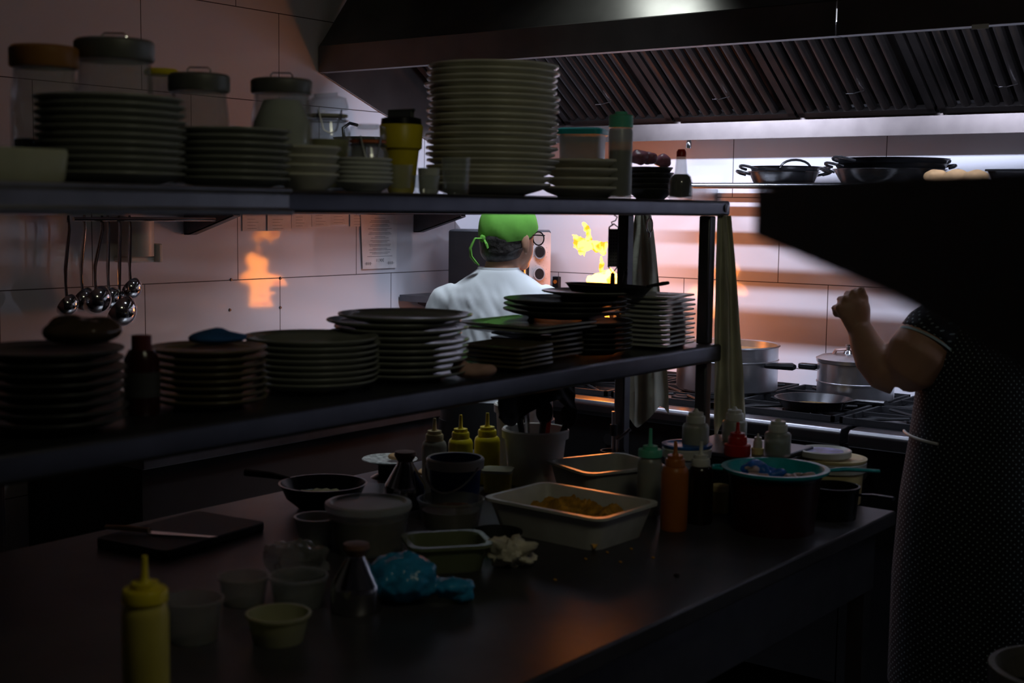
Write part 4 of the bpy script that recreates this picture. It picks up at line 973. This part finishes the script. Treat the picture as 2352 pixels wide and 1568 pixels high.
# bag, napkin, clear bag
p = onz(925, 1378, ZT)
bm = ell(B(), (0, 0, .042), (.062, .058, .042), 0, 40, 26)
for q_, d_ in (((.06, .04, .03), (.06, .028, .012)), ((.085, .055, .012), (.03, .018, .010))): ell(bm, q_, d_, .6, 20, 12)
o = remesh('plastic_bag', bm, bluebag, .005, None, 2, (p.x, p.y, ZT))
for v in o.data.vertices:
    c = v.co; n_ = noise.noise(c*38)*.5+abs(noise.noise(c*75))*.5; v.co = c+v.normal*(n_*.014); v.co.z = max(v.co.z, .0005)
tag(o, 'translucent blue plastic bag knotted on the worktop', 'bag')
p = onz(1145, 1300, ZT)
bm = ell(B(), (0, 0, .028), (.042, .034, .028), .4, 30, 20)
for v in bm.verts: c = v.co.copy(); v.co += (c-Vector((0, 0, .02)))*(.55*noise.noise(c*55)+.25*noise.noise(c*120)); v.co.z = max(v.co.z, 0)
tag(obj('paper_napkin', bm, napkin, loc=(p.x+.02, p.y+.015, ZT)), 'crumpled cream paper napkin on the worktop', 'napkin')
p = onz(665, 1335, ZT)
bm = ell(B(), (0, 0, .035), (.055, .045, .035), .4, 30, 20)
for v in bm.verts: c = v.co.copy(); v.co += (c-Vector((0, 0, .02)))*(.4*noise.noise(c*45)+.2*noise.noise(c*100)); v.co.z = max(v.co.z, 0)
tag(obj('clear_bag', bm, clearbag, loc=(p.x, p.y+.02, ZT)), 'crumpled clear plastic bag behind the two clear cups', 'bag')
# cutting board & knife
p = onz(420, 1235, ZT)
tag(obj('cutting_board', loft(B(), [[(x, y, z) for x, y in rr(.20, .30, .015)] for z in (0, .018)]), cutb, loc=(p.x, p.y, ZT), rz=.12, bevel=.003), 'dark cutting board lying on the left of the worktop', 'board')
t = thing('kitchen_knife', 'kitchen knife with pale handle lying across the dark board', 'knife', (p.x-.02, p.y-.07, ZT+.0185), .4)
obj('handle', tube(B(), [(-.10, 0, .008), (-.05, 0, .009), (0, 0, .008)], [.008, .010, .008], flat=.6), wood, t)
obj('blade', prism(B(), [(0, -.012, .002), (.14, -.002, .002), (.15, .01, .002), (0, .012, .002)], (0, 0, .002)), chrome, t, smooth=False)
# colander & red pot
p = onz(1776, 1215, ZT)
t = thing('cooking_pot', 'deep maroon pot under the teal colander', 'pot', (p.x, p.y, ZT))
obj('pot_body', lathe(B(), shell(.088, .100, .125, .003, .002), 44), mred, t)
cz = ZT+.1255; 
t = thing('colander', 'teal plastic colander with long handle sitting on the maroon pot', 'colander', (p.x, p.y, cz), .55)
obj('colander_bowl', lathe(B(), [(0, -.045), (.06, -.043), (.095, -.01), (.104, .006), (.117, .008), (.118, .014), (.106, .014), (.092, -.007), (.058, -.040), (0, -.042)], 48), tealp, t)
obj('handle', tube(B(), [(.114, 0, .010), (.15, .0, .014), (.19, .0, .013), (.225, 0, .012)], [.009, .012, .010, .008], flat=.45), tealp, t)
obj('rest_loop', tube(B(), [(-.114, -.02, .010), (-.135, -.012, .010), (-.135, .012, .010), (-.114, .02, .010)], .004), tealp, t)
cloth('blue_cloth', 'bright blue crumpled film lying in the teal colander', 'cloth', mat('bright_blue_film', (.02, .16, .62), .35, bump=.6), (p.x-.03, p.y+.005, cz-.02), (.045, .03, .020), .022, 2, .4)
for i, (dx, dy, r) in enumerate(((.02, .02, .017), (.05, .03, .018), (.045, .0, .015), (-.02, -.04, .018), (.07, .01, .013), (-.045, -.035, .015))):
    bm = B(); tube(bm, [(r*math.cos(a), r*math.sin(a), .006) for a in [k*.45 for k in range(10)]], [.003, .005, .007, .008, .008, .008, .007, .006, .005, .003], 10)
    tag(obj('shrimp', bm, shrimp_m, loc=(p.x+dx, p.y+dy, cz-.018+.004*i), rz=i), f'curled grey-pink shrimp in the teal colander, {["beside the blue film", "at the right back", "in the middle", "at the front left", "at the right rim", "at the left front rim"][i]}', 'shrimp', 'shrimps in the colander')
# little yellow box & stick & black pot
p = onz(1652, 1175, ZT)
t = thing('sauce_jar', 'small yellow-lidded jar between dark bottle and maroon pot', 'jar', (p.x, p.y, ZT))
obj('jar_body', lathe(B(), [(0, 0), (.022, 0), (.022, .05), (0, .05)], 24), mat('mustard', (.4, .32, .1), .4), t)
obj('lid', lathe(B(), [(0, .0505), (.021, .0505), (.021, .064), (0, .064)], 24), creamp, t)
p = onz(1945, 1190, ZT)
t = thing('sauce_pan', 'black saucepan at the table corner under the colander handle', 'pan', (p.x-.03, p.y-.01, ZT))
obj('pan_body', lathe(B(), shell(.052, .058, .075, .003, .002), 36), black, t)
obj('handle', tube(B(), [(.055, .0, .06), (.10, -.01, .066), (.15, -.02, .068)], [.005, .008, .008], flat=.6), black, t)
p = onz(1555, 1325, ZT)
tag(obj('food_crumb', noisy(ell(B(), (0, 0, .003), (.006, .005, .003), 0, 12, 8), .002, 200), soy, loc=(p.x, p.y, ZT)), 'dark crumb of food lying alone on the open worktop', 'crumb')
random.seed(3)
for i, (a_, b_) in enumerate(((1395, 1270), (1450, 1262), (1500, 1282), (1425, 1292), (1345, 1285), (1275, 1333))):
    p = onz(a_, b_, ZT)
    tag(obj('food_crumb', noisy(ell(B(), (0, 0, .002), (.004, .003, .002), 0, 10, 8), .001, 200), foodm, loc=(p.x, p.y, ZT)), 'tiny orange food crumb on the worktop before the long container', 'crumb', 'orange crumbs before the long container')
# whisk like tongs hanging under the shelf behind
p = onz(1407, 1085, ZT)
t = thing('table_tongs', 'upright metal tongs with dark grip behind the rear container', 'tongs', (p.x, p.y, ZT))
obj('arm', tube(B(), [(0, 0, 0), (0, 0, .09), (.0, 0, .165)], [.006, .005, .006]), steel, t)
obj('arm', tube(B(), [(.012, 0, 0), (.014, 0, .09), (.04, .02, .12)], [.005, .005, .006]), steel, t)
obj('grip', tube(B(), [(0, 0, .1), (0, 0, .13)], .010), blackm, t)
obj('base_cup', lathe(B(), shell(.03, .034, .06, .003), 24), blackm, t)

# ================================================================ PEOPLE
def place(o, x, y, rz): o.location = (x, y, 0); o.rotation_euler = (0, 0, rz)
HD = math.radians(37.1)
def hand_fingers(bm, wrist, dirv, side, curl, sc=1.0, nrm_=None):
    """palm and five bent fingers; dirv: along the hand, side: towards the thumb, nrm_: back of the hand"""
    d = Vector(dirv).normalized(); s = Vector(side).normalized(); s = (s-d*s.dot(d)).normalized(); n = d.cross(s) if nrm_ is None else Vector(nrm_)
    w = Vector(wrist); pc = w+d*.045*sc
    rings = []
    for u, ws, ts in ((-.01, .024, .019), (.015, .030, .018), (.05, .040, .016), (.078, .040, .014), (.088, .036, .010)):
        c = w+d*u*sc; rings.append([c+s*math.cos(2*PI*k/16)*ws*sc+n*math.sin(2*PI*k/16)*ts*sc for k in range(16)])
    loft(bm, rings)
    for i, (off, L_) in enumerate(((.030, .040), (.010, .045), (-.010, .042), (-.030, .034))):
        b = w+d*.078*sc+s*off*sc; pts = [b]; dd = d.copy()
        for seg_, (fr, cu) in enumerate(((1.0, curl), (.62, curl*1.35), (.5, curl*.9))):
            dd = (Matrix.Rotation(cu, 3, s) @ dd).normalized(); pts.append(pts[-1]+dd*L_*fr*sc)
        tube(bm, pts, [.0100*sc, .0098*sc, .0088*sc, .0072*sc], 10)
        ell(bm, pts[-1], (.0072*sc,)*3, 0, 10, 8); ell(bm, pts[1], (.0102*sc,)*3, 0, 10, 8); ell(bm, pts[2], (.0090*sc,)*3, 0, 10, 8)
    b = w+d*.02*sc+s*.026*sc; t1 = b+(d*.6+s*.8).normalized()*.036*sc-n*.008*0; dd = (Matrix.Rotation(curl*.6, 3, s) @ (d+s*.2)).normalized()
    tube(bm, [b, t1, t1+dd*.032*sc, t1+dd*.055*sc], [.014*sc, .011*sc, .010*sc, .008*sc], 10); ell(bm, t1+dd*.055*sc, (.008*sc,)*3, 0, 10, 8)

def er(z, rx, ry, cy=0, n=36): return [(rx*math.cos(2*PI*k/n), cy+ry*math.sin(2*PI*k/n), z) for k in range(n)]
# ---- person 1: cook in white T-shirt
yaw = math.radians(50)
P1 = thing('person', 'cook seen from behind in white T-shirt, green bandana and glasses', 'person', (-2.515, 3.265, 0), HD); P1.scale = (.96, .99, .992)
fd = Vector((math.sin(yaw), math.cos(yaw), 0)); rd = Vector((math.cos(yaw), -math.sin(yaw), 0)); up = Vector((0, 0, 1))
hc = Vector((.030, .02, 1.525))
def H(f, r, z): return hc+fd*f+rd*r+up*z
hrot = Matrix((rd, fd, up)).transposed()
bm = B()
ell(bm, H(0, 0, .015), (.074, .092, .088), rot=hrot, seg=28, rings=20)      # skull
ell(bm, H(.035, 0, -.04), (.054, .058, .068), rot=hrot, seg=24, rings=16)     # face
ell(bm, H(.055, 0, -.088), (.028, .032, .022), rot=hrot)                        # chin
tube(bm, [H(.086, 0, .005), H(.102, 0, -.028), H(.090, 0, -.036)], [.007, .011, .008], 10)  # nose
ell(bm, H(.083, 0, -.062), (.02, .012, .008), rot=hrot)                         # lips
for s in (1, -1):
    ell(bm, H(.075, s*.03, .012), (.016, .01, .006), rot=hrot)
    ell(bm, H(.004, s*.082, -.02), (.008, .018, .031), rot=hrot); ell(bm, H(.008, s*.080, -.044), (.008, .011, .013), rot=hrot)
tube(bm, [(0, 0, 1.33), (.004, 0, 1.40), (.018, .012, 1.46), (.022, .015, 1.50)], [.07, .056, .054, .054], 20)
loft(bm, [er(.88, .14, .10), er(1.05, .135, .095), er(1.2, .145, .095), er(1.28, .14, .075), er(1.33, .09, .05)])
ell(bm, (0, 0, 1.315), (.135, .05, .035))
for s in (1, -1):
    tube(bm, [(s*.135, 0, 1.315), (s*.175, .01, 1.27), (s*.19, .03, 1.12), (s*.185, .07, 1.075), (s*.14, .2, 1.07), (s*.11, .28, 1.09)], [.035, .040, .04, .038, .033, .024], 14)
    tube(bm, [(s*.09, 0, .92), (s*.10, 0, .5), (s*.10, .0, .28), (s*.10, 0, .1)], [.09, .06, .055, .038], 14)
    tube(bm, [(s*.10, -.03, .07), (s*.10, .03, .06), (s*.105, .12, .045)], [.035, .042, .03], 12)
    hand_fingers(bm, (s*.11, .28, 1.09), (-s*.2, 1, .05), (-s, 0, .6), .45)
remesh('body', bm, skin, .006, P1, 5)
# hair
bm = B()
for k in range(3): ell(bm, H(-.022-.004*k, 0, -.012-.016*k), (.074-.004*k, .082-.006*k, .06-.006*k), rot=hrot, seg=26, rings=16)
ell(bm, H(.0, .06, .0), (.014, .055, .018), rot=hrot)
for k in range(8): tube(bm, [H(.04-.02*k*.3, .066, .012-.003*k), H(0, .076, -.002-.004*k), H(-.05, .062, -.02-.004*k)], .005, 6)
remesh('hair', bm, hair_m, .004, P1, 2)
# bandana
bm = B(); n, rows = 48, 16; rg = []
def bring(rr_, top=True):
    out = []
    for r in range(rows+1):
        ring = []
        for k in range(n):
            a = 2*PI*k/n; cf = math.cos(a); cr = math.sin(a)        # cf=1 front
            zlow = -.010+.052*max(0, cf)**1.3-.010*max(0, -cf)
            th_low = math.acos(max(-1, min(1, (zlow-.02)/.095))); th = th_low*(r+.02)/rows
            fold = 1+(.014*math.sin(9*a+r*.8)+.008*math.sin(21*a))*r/rows
            ring.append(H(cf*.101*rr_*math.sin(th)*fold, cr*.084*rr_*math.sin(th)*fold, .02+.095*rr_*math.cos(th)))
        out.append(ring)
    return out
o_ = bring(1.03); i_ = bring(.99)
loft(bm, o_+list(reversed(i_)), cap=True)
bd = obj('bandana', bm, band_m, P1)
bm = B(); kn = H(-.098, .0, -.008)
ell(bm, kn, (.016, .012, .013), seg=14, rings=10); tube(bm, [kn, kn+Vector((.012, -.012, -.016)), kn+Vector((.014, -.014, -.03))], [.008, .011, .007], 10, flat=.4)
obj('knot', noisy(bm, .006, 90), band_m, bd)
obj('tail', tube(B(), [kn, kn+Vector((-.030, -.004, .0)), kn+Vector((-.045, -.008, -.03)), kn+Vector((-.042, -.01, -.055)), kn+Vector((-.028, -.01, -.072)), kn+Vector((-.016, -.012, -.082))], [.009, .012, .015, .015, .013, .005], 10, flat=.3), band_m, bd)
# glasses
bm = B()
for s in (1, -1):
    tube(bm, [H(-.012, s*.078, .0), H(.05, s*.076, .004), H(.098, s*.066, .002)], .0022, 6)
    tube(bm, [H(.100, s*(.034+.027*math.cos(2*PI*k/20)), -.008+.021*math.sin(2*PI*k/20)) for k in range(21)], .0022, 6)
tube(bm, [H(.100, -.008, -.002), H(.104, 0, .002), H(.100, .008, -.002)], .0022, 6)
gl = obj('glasses', bm, black, P1)
for s in (1, -1):
    bm = B(); loft(bm, [[H(.0995+e, s*(.034+.025*math.cos(2*PI*k/20)), -.008+.019*math.sin(2*PI*k/20)) for k in range(20)] for e in (0, .001)]); obj('lens', bm, glass, gl)
# t-shirt
bm = B()
def er(z, rx, ry, cy=0, n=36): return [(rx*math.cos(2*PI*k/n), cy+ry*math.sin(2*PI*k/n), z) for k in range(n)]
loft(bm, [er(.985, .175, .135), er(1.08, .172, .13), er(1.2, .178, .125), er(1.28, .185, .115), er(1.335, .178, .098), er(1.365, .152, .085), er(1.392, .112, .075), er(1.412, .082, .068), er(1.424, .066, .062)])
for s in (1, -1): tube(bm, [(s*.13, 0, 1.345), (s*.165, .0, 1.325), (s*.195, .015, 1.25), (s*.205, .03, 1.17)], [.04, .054, .060, .064], 20)
o = remesh('t_shirt', bm, tee_m, .006, P1, 8)
for v in o.data.vertices:
    c = v.co; f_ = .007*noise.noise(Vector((c.x*22, c.y*22, c.z*5)))+.004*noise.noise(Vector((c.x*50+c.z*20, c.y*40, c.z*14))); v.co = c+v.normal*f_*min(1, max(0, (1.41-c.z)*9))
obj('collar', loft(B(), [er(1.416, .070, .064), er(1.428, .0665, .061), er(1.428, .063, .058), er(1.414, .066, .06)]), tee_m, P1)
bm = B(); loft(bm, [er(.55, .20, .15), er(.8, .19, .15), er(1.02, .181, .142), er(1.02, .178, .139), er(.55, .197, .147)]); obj('apron', bm, blackm, P1)
bm = B()
for s in (1, -1): tube(bm, [(s*.085, 0, .95), (s*.10, 0, .5), (s*.10, 0, .1)], [.105, .08, .06], 18)
obj('trousers', bm, pinstr, P1)
for s in (1, -1): obj('shoe', tube(B(), [(s*.10, -.06, .05), (s*.10, -.02, .055), (s*.10, .06, .05), (s*.105, .15, .035), (s*.107, .19, .03)], [.035, .048, .046, .040, .02], 14), blackm, P1)

# ---- person 2: cook in polka-dot dress, raised left hand
P2 = thing('person', 'cook in dark polka-dot dress with bent arm and raised fist', 'person', (-1.00, 3.30, 0), HD)
bm = B()
ell(bm, (.02, .03, 1.53), (.076, .092, .1), seg=24, rings=18); ell(bm, (.02, .075, 1.49), (.052, .05, .065)); ell(bm, (.02, .10, 1.445), (.026, .026, .02))
tube(bm, [(.02, .118, 1.535), (.02, .132, 1.505), (.02, .12, 1.495)], [.007, .012, .008], 10); ell(bm, (.02, .118, 1.472), (.02, .01, .008))
for s in (1, -1): ell(bm, (.02+s*.078, .03, 1.51), (.008, .017, .03)); ell(bm, (.02+s*.028, .112, 1.53), (.015, .009, .006))
tube(bm, [(0, 0, 1.30), (.005, .005, 1.38), (.015, .015, 1.46)], [.08, .06, .056], 18)
loft(bm, [er(.75, .18, .13), er(.95, .19, .14), er(1.1, .17, .125), er(1.25, .155, .11), er(1.33, .12, .08)])
ell(bm, (0, 0, 1.32), (.16, .08, .055))
# left arm, elbow bent, forearm up
tube(bm, [(-.135, .0, 1.330), (-.175, -.01, 1.300), (-.205, -.025, 1.258), (-.220, -.020, 1.222), (-.235, .0, 1.200)], [.060, .070, .074, .068, .048], 20)
tube(bm, [(-.240, .0, 1.198), (-.272, .01, 1.212), (-.298, .03, 1.245), (-.314, .045, 1.282), (-.326, .055, 1.316)], [.046, .050, .046, .038, .030], 18)
# fist
W_ = Vector((-.328, .055, 1.314)); hd = Vector((-.25, .10, 1)).normalized(); hs = Vector((1, .25, .25)); hs = (hs-hd*hs.dot(hd)).normalized(); hn = hs.cross(hd).normalized()
if hn.y > 0: hn = -hn      # back of the hand faces the viewer side
rings = []
for u, ws, ts in ((-.012, .027, .023), (.012, .034, .024), (.04, .043, .024), (.062, .042, .022), (.074, .036, .016)):
    c = W_+hd*u; rings.append([c+hs*math.cos(2*PI*k/18)*ws+hn*math.sin(2*PI*k/18)*ts for k in range(18)])
loft(bm, rings)
for i, (off, ln, a0) in enumerate(((.034, .040, .0), (.011, .042, -.003), (-.013, .039, -.010), (-.036, .032, -.024))):
    b = W_+hd*(.064+a0)+hs*off+hn*.004
    k1 = b+(hd*.85+hn*.15-hs*.25)*ln*.75; k2 = k1+(-hn*.95+hd*.05)*ln*.8; k3 = k2+(-hd*.9-hn*.1)*ln*.62
    tube(bm, [b, k1, k2, k3], [.0105, .0098, .0090, .0078], 12)
    for q, r_ in ((k1, .0106), (k2, .0094), (k3, .0078)): ell(bm, q, (r_,)*3, 0, 12, 8)
tb = W_+hd*.018+hs*.030-hn*.012; t1 = tb+(hd*.7+hs*.25-hn*.5).normalized()*.036; t2 = t1+(hd*.6-hs*.7-hn*.3).normalized()*.030
tube(bm, [tb, t1, t2], [.015, .0125, .0095], 12); ell(bm, t2, (.0095,)*3, 0, 12, 8)
# right arm
tube(bm, [(.16, .0, 1.325), (.20, .0, 1.26), (.215, .06, 1.12), (.20, .12, 1.09), (.15, .26, 1.12)], [.058, .062, .048, .045, .028], 18)
hand_fingers(bm, (.15, .26, 1.12), (-.25, 1, .1), (-1, 0, .5), .5)
for s in (1, -1):
    tube(bm, [(s*.10, 0, .8), (s*.11, 0, .5), (s*.11, 0, .3), (s*.11, 0, .1)], [.10, .07, .06, .04], 14)
    tube(bm, [(s*.11, -.03, .07), (s*.11, .03, .06), (s*.115, .12, .045)], [.035, .042, .03], 12)
remesh('body', bm, skin, .0052, P2, 4)
bm = B(); ell(bm, (.02, .01, 1.55), (.084, .098, .09), seg=26, rings=18); ell(bm, (.02, -.03, 1.51), (.07, .07, .06)); ell(bm, (.02, -.10, 1.53), (.04, .035, .04))
obj('hair', noisy(bm, .006, 60), hair_m, P2)
bm = B()
loft(bm, [er(.42, .235, .19), er(.7, .235, .195), er(.9, .225, .185), er(1.05, .207, .165), er(1.15, .198, .155), er(1.25, .19, .14), er(1.31, .18, .115), er(1.345, .155, .095), er(1.375, .105, .08), er(1.39, .075, .07)])
for v in bm.verts: v.co.x += .004
tube(bm, [(-.10, 0, 1.335), (-.135, -.002, 1.335), (-.163, -.010, 1.312), (-.176, -.015, 1.290)], [.055, .066, .073, .077], 24)
tube(bm, [(.15, 0, 1.335), (.19, .0, 1.31), (.215, .01, 1.25), (.22, .02, 1.22)], [.055, .066, .073, .077], 24)
o = remesh('dress', bm, dots, .007, P2, 5)
bm = B(); n_ = 28; rg = []
ax_ = Vector((-.52, -.2, -.83)).normalized(); u_ = Vector((0, 1, 0)).cross(ax_).normalized(); v_ = ax_.cross(u_)
for e, rr_ in ((0, .0765), (.006, .0775), (.006, .0745), (0, .0735)):
    c = Vector((-.178, -.016, 1.286))+ax_*e; rg.append([c+u_*math.cos(2*PI*k/n_)*rr_+v_*math.sin(2*PI*k/n_)*rr_ for k in range(n_)])
obj('sleeve_hem', loft(bm, rg), mat('pale_hem', (.35, .45, .45), .8), P2)
obj('apron_string', tube(B(), [(.216*math.cos(q), .174*math.sin(q), 1.062-.012*(q-3.1)) for q in [3.0+.1*k for k in range(9)]], .0035, 8), whitep, P2)
for s in (1, -1): obj('shoe', tube(B(), [(s*.11, -.06, .05), (s*.11, -.02, .055), (s*.11, .06, .05), (s*.115, .15, .035), (s*.117, .19, .03)], [.035, .048, .046, .040, .02], 14), blackm, P2)

# ================================================================ NEAR DARK SHELF END (out of focus)
a = Vector((-.368, .728)); b = Vector((-.145, .505)); d = (b-a).normalized(); nn = Vector((d.y, -d.x))
if nn.y < 0: nn = -nn
t = thing('serving_shelf', 'out-of-focus dark shelf end with sloping gusset close at right', 'shelf', (a.x, a.y, 0))
def SP(s, z, o_=0): q = d*s+nn*o_; return (q.x, q.y, z)
ang = math.atan2(d.y, d.x)
poly = [SP(0, 1.614), SP(.001, 1.5844), SP(.0948, 1.5737), SP(.1994, 1.5616), SP(.2653, 1.5509), SP(.3185, 1.5407), SP(.62, 1.48), SP(.62, 1.614)]
shelf_dark = mat('dark_shelf_paint', (.10, .10, .10), .6)
obj('gusset_panel', prism(B(), poly, (nn.x*.012, nn.y*.012, 0)), shelf_dark, t, smooth=False)
obj('shelf_board', prism(B(), [SP(0, 1.6145), SP(.95, 1.6145), SP(.95, 1.6145, .28), SP(0, 1.6145, .28)][::-1], (0, 0, .003)), blackmetal, t, smooth=False)
for s in (.60, .9):
    obj('post', prism(B(), [SP(s, 0, 0), SP(s+.04, 0, 0), SP(s+.04, 0, .04), SP(s, 0, .04)], (0, 0, 1.612)), blackmetal, t, smooth=False)
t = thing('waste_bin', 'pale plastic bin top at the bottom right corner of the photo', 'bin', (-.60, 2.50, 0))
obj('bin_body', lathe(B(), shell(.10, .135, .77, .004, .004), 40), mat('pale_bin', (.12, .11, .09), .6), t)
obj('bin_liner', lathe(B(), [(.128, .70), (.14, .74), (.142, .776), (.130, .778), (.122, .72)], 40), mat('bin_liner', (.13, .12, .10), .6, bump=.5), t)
# ceiling lamps
for i, (x, y, lab) in enumerate(((-2.12, 3.02, 'flat ceiling lamp in front of the hood over the aisle'), (-2.38, 3.47, 'small ceiling lamp right before the hood canopy'), (-.2, 1.2, 'flat ceiling lamp above the near side of the island table'))):
    t = thing('ceiling_lamp', lab, 'lamp', (x, y, 2.735))
    q = .45 if i == 1 else 1
    obj('lamp_frame', box(B(), -.27*q, .27*q, -.17*q, .17*q, 0, .015), steel, t)
